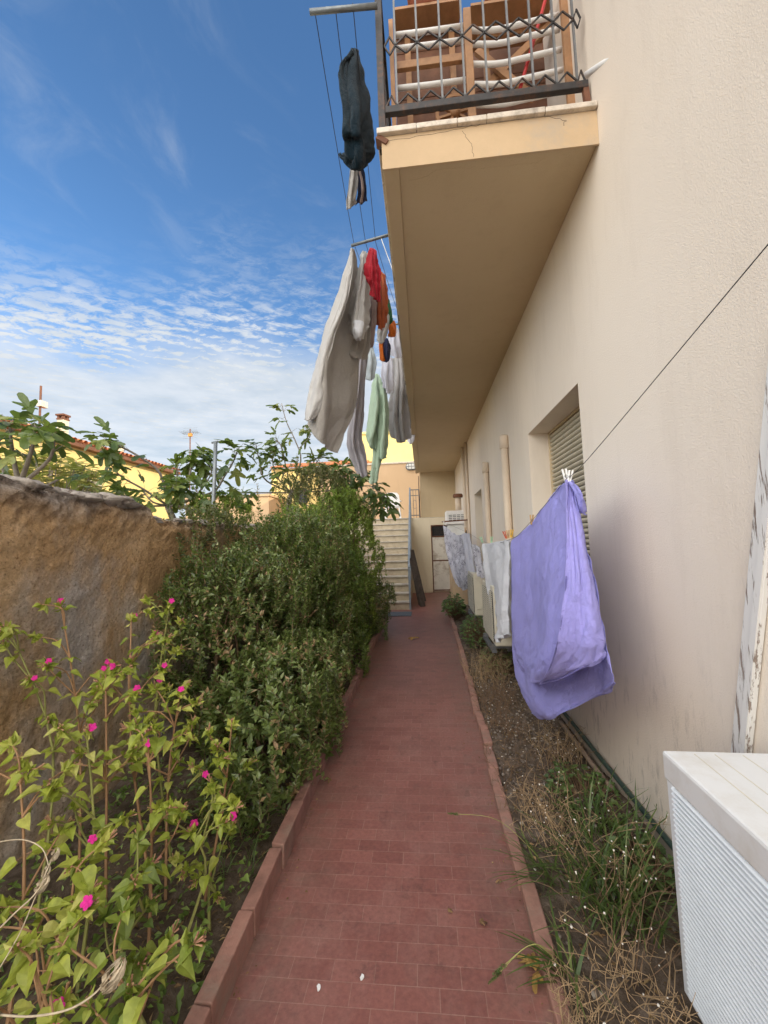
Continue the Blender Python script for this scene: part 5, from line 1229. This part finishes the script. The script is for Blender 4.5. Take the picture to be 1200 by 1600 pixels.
# fig trees
def fig_tree(label, trunk, limbs, seed, leafL, nper, fruit=0):
    random.seed(seed); t = thing('fig_tree', label, 'tree', trunk[0])
    tb, lv, fr = MB(), MB(), MB()
    tb.tube(spline(trunk, 10), [.07-.03*i/10 for i in range(11)], 9)
    for L in limbs:
        pts, r0, n = L; P = spline(pts, 16); tb.tube(P, [r0*.62*(1-.75*i/16)+.003 for i in range(17)], 7)
        for k in range(int(n*1.9)):
            f = 1-abs(random.gauss(0, .3)); f = min(max(f, .2), 1); i = min(15, int(f*16)); p = P[i]
            d = (P[min(i+1, 16)]-P[max(i-1, 0)]).normalized()
            o = (rdir()+d*.6+V((0, 0, .15))).normalized(); pet = p+o*leafL*rnd(.35, .7)
            tb.tube([p, pet], [.003, .002], 4, False)
            leaf_fig(lv, pet, (o+V((0, 0, -.75+rnd(-.3, .3)))).normalized(), (V((rnd(-.3, .3), rnd(-.6, .2), 1))+o*.5).normalized(), leafL*rnd(.75, 1.3), rnd(.15, .5))
            if fruit and random.random() < fruit: fr.blob(p+rdir()*.04, rnd(.018, .026), k, 5, (1, 1, 1.15), .1)
    tb.build('trunk', M['bark'], t, smooth=True); lv.build('crown', M['fig'], t)
    if fr.v: fr.build('figs', M['fruit'], t, smooth=True)
def A(px, py, Y): return at(px, py, Y=Y)
b0 = V((-2.95, 2.9, 0))
fig_tree('fig tree with large lobed leaves at far left above the wall', [b0, b0+V((-.05, 0, 1)), A(30, 760, 2.9)],
         [([A(30, 760, 2.9), A(20, 710, 2.9), A(15, 660, 2.85)], .03, 9), ([A(30, 760, 2.9), A(50, 700, 2.85), A(55, 665, 2.8)], .03, 9), ([A(30, 760, 2.9), A(75, 720, 2.85), A(85, 690, 2.8)], .025, 3), ([A(30, 780, 2.9), A(95, 775, 3.0), A(120, 772, 3.1)], .02, 3), ([A(20, 770, 2.9), A(0, 720, 2.9), A(-10, 690, 2.8)], .025, 6), ([A(30, 780, 2.9), A(70, 760, 2.95), A(100, 745, 3.1)], .02, 1)], 21, .21, 8)
b1 = V((-3.0, 5.2, 0)); c1 = A(262, 790, 5.2)
fig_tree('fig tree with bare grey branches and green figs behind the wall middle', [b1, b1+V((0, 0, 1)), c1],
         [([c1, A(250, 740, 5.0), A(215, 712, 4.8), A(182, 695, 4.6), A(170, 690, 4.5)], .028, 12), ([c1, A(225, 765, 4.9), A(190, 745, 4.7), A(172, 725, 4.6)], .022, 11), ([c1, A(215, 790, 4.8), A(195, 778, 4.7)], .02, 8),
          ([c1, A(290, 760, 5.2), A(300, 725, 5.3), A(305, 705, 5.3)], .03, 15), ([c1, A(275, 750, 5.3), A(278, 735, 5.4)], .03, 13), ([c1, A(330, 770, 5.2), A(350, 745, 5.2), A(365, 720, 5.1), A(372, 700, 5.0)], .026, 13),
          ([c1, A(310, 790, 5.1), A(290, 770, 5.0), A(270, 765, 4.8)], .026, 14), ([c1, A(340, 800, 5.2), A(320, 780, 5.0), A(300, 760, 5.0)], .02, 13), ([c1, A(300, 780, 5.4), A(330, 740, 5.4), A(320, 720, 5.5)], .02, 13), ([c1, A(240, 785, 5.0), A(225, 770, 4.9)], .02, 8)], 22, .215, 12, .12)
b2 = V((-2.6, 6.9, 0)); c2 = A(455, 770, 6.9)
fig_tree('fig tree with thin upright twigs behind the tall shrub', [b2, b2+V((0, 0, 1)), c2],
         [([c2, A(415, 750, 6.6), A(405, 720, 6.5), A(400, 695, 6.4)], .022, 10), ([c2, A(470, 720, 6.8), A(462, 690, 6.8), A(448, 660, 6.8), A(440, 630, 6.8)], .02, 7), ([A(468, 700, 6.8), A(485, 680, 6.7), A(475, 665, 6.7)], .012, 6),
          ([c2, A(430, 740, 6.7), A(425, 705, 6.7)], .02, 10), ([c2, A(500, 740, 6.8), A(540, 745, 6.7), A(570, 740, 6.6)], .02, 24), ([c2, A(480, 745, 6.8), A(500, 715, 6.8)], .02, 18), ([c2, A(540, 765, 6.7), A(580, 760, 6.5), A(605, 790, 6.3)], .016, 24), ([c2, A(390, 770, 6.6), A(375, 770, 6.4)], .02, 10), ([c2, A(505, 760, 6.8), A(540, 730, 6.7)], .015, 20), ([c2, A(480, 790, 6.7), A(520, 790, 6.5), A(560, 785, 6.3)], .016, 20), ([c2, A(440, 700, 6.8), A(432, 690, 6.8)], .016, 12), ([c2, A(440, 750, 6.7), A(455, 725, 6.6)], .02, 10)], 23, .205, 12)
# loquat in the sun
random.seed(31)
lq = thing('loquat_tree', 'sunlit loquat tree with long pale yellow leaves in front of yellow house', 'tree', (-8.2, 8.2, 0))
tb, lv = MB(), MB(); c0 = V((-8.2, 8.2, 1.6)); tb.tube([(-8.2, 8.2, 0), c0], [.11, .08], 9)
for k in range(190):
    px, py = rnd(-10, 160), rnd(682, 800)
    if py < 700+abs(px-60)*.55-15: continue
    tip = A(px, py, rnd(7.4, 9.2)); tb.tube(spline([c0, c0.lerp(tip, .5)+V((0, 0, -.1)), tip], 6), [.03, .025, .02, .016, .012, .009, .006], 5, False)
    for q in range(12):
        an = q*2.4; o = V((math.cos(an), math.sin(an), rnd(-.45, .35))); L = rnd(.24, .38)
        leaf_oval(lv, tip+V((0, 0, -q*.014)), o, V((0, 0, 1))+rdir()*.4, L, L*.3, .12)
tb.build('trunk', M['bark'], lq, smooth=True); lv.build('crown', M['loquat'], lq)

# right bed: geranium, dry weeds, grass, pebbles
random.seed(41)
def geranium(label, x, y, rx, ry, h, n, m, L):
    t = thing('geranium_plant', label, 'plant', (x, y, 0), 'low plants in the right bed'); lv, sm = MB(), MB()
    for k in range(n):
        a = rnd(0, 2*PI); r = math.sqrt(random.random()); p = V((x+math.cos(a)*r*rx, y+math.sin(a)*r*ry, h*rnd(.35, 1)*(1-.5*r*r)))
        sm.tube([V((x+(p.x-x)*.5, y+(p.y-y)*.5, .0)), p], [.003, .002], 3, False)
        o = V((math.cos(a), math.sin(a), rnd(-.2, .5))); s = rnd(*L)
        leaf_heart(lv, p, o, V((rnd(-.4, .4), rnd(-.6, .1), 1)), s, s*1.15, droop=.2)
    lv.build('foliage', m, t); sm.build('stem', M['stem'], t)
geranium('round leaved geranium at far end of right bed', .56, 8.3, .2, .55, .5, 260, M['geranium'], (.045, .075))
geranium('sprawling dull green plant below the far air conditioners', .74, 6.3, .22, .9, .36, 380, M['geranium'], (.03, .05))
geranium('low brownish green plant beneath the near wall bracket', .84, 5.0, .22, .6, .22, 220, M['myrtle_dull'], (.025, .045))
geranium('small clover like weed patch at the foot of the wall', .86, 2.55, .18, .3, .12, 160, M['geranium'], (.02, .035))
geranium('leafy weed beside the large air conditioner corner', .93, 2.0, .1, .22, .16, 70, M['geranium'], (.02, .04))

def dry_weed(label, x, y, n, L, spread, heads, seed):
    random.seed(seed); t = thing('dry_weed', label, 'weed', (x, y, 0), 'dry weeds in the right bed'); sm, hd = MB(), MB()
    for k in range(n):
        b0 = V((x+rnd(-spread, spread), y+rnd(-spread, spread)*1.4, 0)); a = rnd(0, 2*PI); l_ = rnd(*L); e = rnd(.15, 1.2)
        d = V((math.cos(a)*e, math.sin(a)*e, 1)).normalized()
        P = spline([b0, b0+d*l_*.5+V((rnd(-.03, .03), rnd(-.03, .03), .02)), b0+d*l_+V((rnd(-.06, .06), rnd(-.06, .06), -rnd(0, .12)*l_*3))], 7)
        P = [V((min(max(p.x, .36), WX-.02), p.y, max(p.z, .012))) for p in P]
        sm.tube(P, [.0018-.0012*i/7 for i in range(8)], 4, False)
        for q in range(3):
            i = random.randint(3, 7); p = P[i]; o = rdir()*rnd(.02, .06); o.z = abs(o.z); sm.tube([p, p+o], [.0011, .0007], 3, False)
            if random.random() < heads: hd.blob(p+o, rnd(.002, .0048), q, 3, (1, 1, .8), .4)
    k_ = len(sm.v); sm.v += hd.v; sm.f += [tuple(i+k_ for i in f) for f in hd.f]; sm.mi += [1]*len(hd.f)
    sm.build('stem', None, t, ms=[M['straw'] if seed % 2 else M['stem'], M['white_flower']])
dry_weed('tangle of dry straw stems in front of the cream air conditioner', .66, 4.55, 110, (.15, .45), .22, .02, 1)
dry_weed('brown dry stems lying behind the right kerb', .62, 3.9, 90, (.1, .3), .18, .03, 2)
dry_weed('tall dry stems with white seed heads among the grass', .72, 1.95, 26, (.2, .48), .15, .3, 3)
dry_weed('dry stems leaning on the large air conditioner', .68, 1.65, 26, (.2, .5), .12, .2, 4)
dry_weed('dead brown stems at the bottom of the right bed', .60, 1.42, 60, (.12, .3), .14, .1, 5)
dry_weed('fine brown litter of stems in middle of right bed', .62, 2.7, 80, (.05, .18), .25, .08, 6)
dry_weed('straggly dry stems standing along the kerb behind the gravel', .56, 3.3, 60, (.12, .34), .13, .1, 8)
dry_weed('flattened dry stems beside the wall hose under the duvet cover', .86, 3.0, 60, (.12, .3), .14, .05, 9)
dry_weed('pale dead stems between the paving kerb and grass clump', .56, 2.25, 60, (.12, .32), .12, .12, 11)
dry_weed('small dry tuft growing from the right edge of paving', .40, 1.42, 40, (.05, .14), .06, .05, 7)

def grass_tuft(label, x, y, n, L, spread, w, seed, aim=None):
    random.seed(seed); t = MB()
    for k in range(n):
        b0 = V((x+rnd(-spread, spread), y+rnd(-spread, spread), .0)); a = rnd(0, 2*PI); l_ = rnd(*L); e = rnd(.15, .9)
        d = V((math.cos(a)*e, math.sin(a)*e, 1))
        if aim: d += V(aim)*rnd(.3, 1.1)
        d.normalize(); dr = V((d.x, d.y, -.6)).normalized()
        P = [b0]; v = d.copy()
        for i in range(7):
            v = (v+dr*.16*rnd(.4, 1.4)).normalized(); q = P[-1]+v*l_/7; q.z = max(q.z, .01); q.x = min(q.x, WX-.02)
            P.append(q)
        leaf_blade(t, P, w*rnd(.7, 1.2))
    o = t.build('grass_tuft', M['grass']); tag(o, label, 'grass', 'grass tufts in the right bed'); return o
grass_tuft('thick green grass tuft in front of the large air conditioner', .78, 1.92, 100, (.2, .46), .13, .012, 1)
grass_tuft('arching grass tuft near the wall hose', .82, 2.2, 60, (.22, .46), .1, .012, 2)
grass_tuft('grass tuft leaning over the right kerb onto paving', .52, 1.98, 34, (.15, .36), .07, .010, 3, (-.6, -.1, 0))
grass_tuft('wide bladed grass clump growing from the kerb at bottom right', .44, 1.55, 22, (.14, .3), .03, .013, 4, (-.8, -.1, 0))
grass_tuft('grass tuft between dry stems lower in right bed', .68, 1.8, 80, (.18, .4), .12, .011, 5)
grass_tuft('sparse grass at the foot of the left kerb bed', -.92, 1.9, 26, (.1, .3), .1, .005, 6)
def foxtail(label, p0, p1, seed):
    random.seed(seed); t = thing('foxtail_grass', label, 'grass', p0, 'foxtail grass heads'); sm, hd = MB(), MB()
    P = spline([p0, p0.lerp(p1, .5)+V((0, 0, .08)), p1], 10); sm.tube(P, .0013, 4)
    d = (P[-1]-P[-2]).normalized()
    for k in range(150):
        f = random.random(); hd_p = p1+d*.05*f; o = (rdir()+d*.6).normalized(); leaf_oval(hd, hd_p, o, rdir(), .011*(1-.5*f), .0022, .1)
    sm.build('stem', M['stem_green'], t); hd.build('seed_head', M['grass'], t)
foxtail('foxtail head lying out over the paving at bottom right', V((.43, 1.52, .04)), at(790, 1506, Z=.12), 1)
foxtail('foxtail head reaching over paving from right kerb', V((.5, 2.0, .03)), at(716, 1272, Z=.2), 2)
foxtail('second darker foxtail head beside the lower one', V((.44, 1.55, .04)), at(782, 1518, Z=.09), 3)

random.seed(77)
pb = MB()
for k in range(2200):
    x, y = rnd(.42, 1.06), random.triangular(1.9, 5.2, 3.2)
    if random.random() < .3: y = rnd(1.2, 7)
    if x < Rx(y)+.08: continue
    pb.blob((x, y, zsoil(x, y)+.003), random.choice((.003, .005, .007, .011)), k, 3, (1, 1.2, .7), .5)
tag(pb.build('gravel', leaf_mat('gravel', [(0, (.1, .08, .062)), (.6, (.2, .165, .135)), (.95, (.34, .3, .255)), (1, (.5, .47, .42))], 0.0, .9, .2), smooth=True), 'loose pale gravel scattered over the right bed', 'gravel', kind='stuff')
lt = MB()
for k in range(4200):
    if random.random() < .62: x, y = rnd(.42, 1.05), rnd(1.1, 6)
    else: x, y = rnd(-1.6, -.78), rnd(.9, 2.6)
    z = (zsoil if x > 0 else zsoil2)(x, y)+rnd(.003, .025)
    if x > 0 and x < Rx(y)+.07: continue
    d = rdir(); d.z *= .35; s = rnd(.008, .035); leaf_oval(lt, V((x, y, z)), d, V((0, 0, 1))+rdir()*.8, s, s*rnd(.1, .5), .3)
for k in range(420):
    y = rnd(1.15, 8); e = abs(random.gauss(0, .05)); x = (Lx(y)+.012+e) if k % 2 else (Rx(y)-.012-e); s = rnd(.004, .016)
    d = rdir(); d.z = abs(d.z)*.2; leaf_oval(lt, V((x, y, .004)), d, V((0, 0, 1))+rdir()*.5, s, s*rnd(.3, .7), .2)
tag(lt.build('leaf_litter', M['dryleaf']), 'brown dry leaf litter covering the soil beds', 'leaf litter', kind='stuff')
# low ground weeds in the left bed
gw = MB()
for k in range(1500):
    x, y = rnd(-1.9, -.8), rnd(.8, 2.7); z = zsoil2(x, y)+rnd(.01, .12)
    o = rdir(); o.z = abs(o.z)*.4; s = rnd(.02, .045); leaf_heart(gw, V((x, y, z)), o, V((rnd(-.4, .4), rnd(-.4, .4), 1)), s, s*.7) if k % 3 == 0 else leaf_oval(gw, V((x, y, z)), o, V((0, 0, 1))+rdir()*.5, s, s*.5)
tag(gw.build('ground_cover', M['creeper']), 'dark low weeds covering the left bed under the lime plants', 'weeds', kind='stuff')
# dry twigs on left bed
# fallen leaves and specks on the path
def fallen(px, py, s, m, label, fn=leaf_fig):
    p = at(px, py, Z=.012); b = MB(); 
    for k in range(3 if s > .06 else 1):
        leaf_fig(b, p+V((rnd(-.01, .01), rnd(-.01, .01), k*.008)), V((rnd(-1, 1), rnd(-1, 1), .1)), V((rnd(-.5, .5), rnd(-.5, .5), 1)), s, .8)
    tag(b.build('fallen_leaf', m), label, 'leaf', 'leaves lying on the paving')
fallen(648, 997, .1, M['fallen'], 'curled orange leaf on the paving before the stairs')
fallen(700, 1427, .028, M['dryleaf'], 'tiny dry leaf in middle of the paving')
fallen(748, 1438, .035, M['dryleaf'], 'small grey green leaf near right kerb')
fallen(786, 1377, .03, M['dryleaf'], 'small brown leaf beside right kerb near the grass')
fallen(512, 1212, .06, M['dryleaf'], 'dry leaf lying against left kerb on the paving')
fallen(837, 1520, .07, M['fallen'], 'yellow brown curled leaf on the paving by the bottom right tuft')
for (px, py, lb) in ((498, 1543, 'white paint drip on paving near left kerb'), (566, 1527, 'white paint drip in middle of paving')):
    b = MB(); p = at(px, py, Z=.002); pts = [p+V((math.cos(a)*.007*rnd(.6, 1.2), math.sin(a)*.012*rnd(.6, 1.2), 0)) for a in [2*PI*k/9 for k in range(9)]]
    b.add([q+V((0, 0, .002)) for q in pts]+pts, [tuple(range(9))]+[(k, 9+k, 9+(k+1) % 9, (k+1) % 9) for k in range(9)]); tag(b.build('paint_drip', M['white_paint']), lb, 'paint drip')

# ================================================================== LIGHT AND SKY
SUN_EL, SUN_AZ = 24., 112.       # azimuth clockwise from +Y
sd = bpy.data.lights.new('sun', 'SUN'); sd.energy = 2.2; sd.angle = R(.5); sd.color = (1, .86, .66)
so = bpy.data.objects.new('sun', sd); COL.objects.link(so)
dvec = V((math.sin(R(SUN_AZ))*math.cos(R(SUN_EL)), math.cos(R(SUN_AZ))*math.cos(R(SUN_EL)), math.sin(R(SUN_EL))))
so.rotation_euler = dvec.to_track_quat('Z', 'Y').to_euler()
W = bpy.data.worlds.new('World'); S.world = W; W.use_nodes = True
n, l = W.node_tree.nodes, W.node_tree.links; n.clear()
out = n.new('ShaderNodeOutputWorld'); bg = n.new('ShaderNodeBackground'); l.new(bg.outputs[0], out.inputs[0])
bg.inputs[1].default_value = .1
sky = n.new('ShaderNodeTexSky'); sky.sky_type = 'NISHITA'; sky.sun_disc = False; sky.sun_elevation = R(SUN_EL); sky.sun_rotation = R(SUN_AZ); sky.air_density = 1.0; sky.dust_density = .4; sky.ozone_density = 2.0
co = n.new('ShaderNodeTexCoord').outputs['Generated']
sp = n.new('ShaderNodeSeparateXYZ'); l.new(co, sp.inputs[0])
zc = math_node(n, l, 'MAXIMUM', sp.outputs[2], .06)
px_ = math_node(n, l, 'DIVIDE', sp.outputs[0], zc); py_ = math_node(n, l, 'DIVIDE', sp.outputs[1], zc)
cb = n.new('ShaderNodeCombineXYZ'); l.new(px_, cb.inputs[0]); l.new(py_, cb.inputs[1])
pl = cb.outputs[0]
# large coverage: clear overhead, altocumulus sheet from about 33 degrees down
big = noise_node(n, l, pl, 1.1, 4, .55)
cov = math_node(n, l, 'ADD', math_node(n, l, 'MULTIPLY', py_, 1.0), math_node(n, l, 'MULTIPLY', math_node(n, l, 'SUBTRACT', big.outputs[0], .5), 1.3))
cov = math_node(n, l, 'ADD', cov, math_node(n, l, 'MULTIPLY', px_, -.20))
def maprange(v, a, b, c=0, d=1, smooth=True):
    m = n.new('ShaderNodeMapRange'); m.interpolation_type = 'SMOOTHSTEP' if smooth else 'LINEAR'
    for i, q in zip((1, 2, 3, 4), (a, b, c, d)): m.inputs[i].default_value = q
    l.new(v, m.inputs[0]); return m.outputs[0]
edge = maprange(cov, 1.15, 1.95)
# ripples
wv = n.new('ShaderNodeTexWave'); wv.wave_type = 'BANDS'; wv.bands_direction = 'X'; wv.inputs['Scale'].default_value = 3.6; wv.inputs['Distortion'].default_value = 9; wv.inputs['Detail'].default_value = 5; wv.inputs['Detail Scale'].default_value = .9; wv.inputs['Detail Roughness'].default_value = .65
l.new(mapped(n, l, pl, rot=(0, 0, R(52))), wv.inputs['Vector'])
puff = noise_node(n, l, mapped(n, l, mapped(n, l, pl, rot=(0, 0, R(52))), (2.6, 1, 1)), 7, 7, .66, .9)
wl = maprange(math_node(n, l, 'ADD', px_, math_node(n, l, 'MULTIPLY', big.outputs[0], .8)), .25, -.75)
tex = math_node(n, l, 'ADD', math_node(n, l, 'MULTIPLY', math_node(n, l, 'MULTIPLY', wv.outputs['Fac'], wl), .34), math_node(n, l, 'MULTIPLY', puff.outputs[0], math_node(n, l, 'SUBTRACT', 1.2, math_node(n, l, 'MULTIPLY', wl, .2))))
rip = noise_node(n, l, mapped(n, l, pl, loc=(4, 2, 0)), 1.3, 3, .5)
tex = math_node(n, l, 'ADD', tex, math_node(n, l, 'MULTIPLY', math_node(n, l, 'SUBTRACT', rip.outputs[0], .5), .9))
brk = noise_node(n, l, mapped(n, l, pl, (1, 1.6, 1), loc=(1, 5, 0)), 11, 6, .7, .5)
tex = math_node(n, l, 'MULTIPLY', tex, maprange(brk.outputs[0], .36, .6, .55, 1.12))
tex = maprange(tex, .28, .95)
solid = maprange(cov, 1.65, 2.5)
den = math_node(n, l, 'MAXIMUM', math_node(n, l, 'MULTIPLY', edge, tex), math_node(n, l, 'MULTIPLY', solid, .9))
# thin cirrus wisps elsewhere
ws = noise_node(n, l, mapped(n, l, pl, (2.0, 1.2, 1), rot=(0, 0, R(-35))), 2.0, 9, .6, .8)
wisp = math_node(n, l, 'MULTIPLY', maprange(ws.outputs[0], .5, .85), .22)
den = math_node(n, l, 'MAXIMUM', den, wisp, True)
cvar = noise_node(n, l, pl, 2.2, 6, .6)
ccol = ramp(n, [(.3, (3.1, 3.5, 3.9)), (.7, (4.5, 4.65, 4.8))]); l.new(cvar.outputs[0], ccol.inputs[0])
skyc = n.new('ShaderNodeMix'); skyc.data_type = 'RGBA'; skyc.blend_type = 'MULTIPLY'; skyc.inputs[0].default_value = 1; l.new(sky.outputs[0], skyc.inputs[6]); skyc.inputs[7].default_value = (.70, .98, 1.18, 1)
c1_ = mix(n, l, den, skyc.outputs[2], ccol.outputs[0])
# added bright area of sky behind the viewer, lights the shaded walls
sky_fill = maprange(sp.outputs[1], .15, -.45)
sky_fill = math_node(n, l, 'MULTIPLY', sky_fill, maprange(sp.outputs[2], -.02, .15))
c2_ = mix(n, l, sky_fill, c1_, (19., 18.2, 17.2))
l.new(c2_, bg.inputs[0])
S.view_settings.view_transform = 'Standard'; S.view_settings.look = 'None'; S.view_settings.gamma = 1; S.view_settings.exposure = 0.97
S.cycles.max_bounces = 8; S.cycles.diffuse_bounces = 5; S.cycles.transparent_max_bounces = 4
S.cycles.use_adaptive_sampling = True; S.cycles.adaptive_threshold = .02
S.cycles.use_denoising = True
W.cycles.sampling_method = 'MANUAL'; W.cycles.sample_map_resolution = 1024
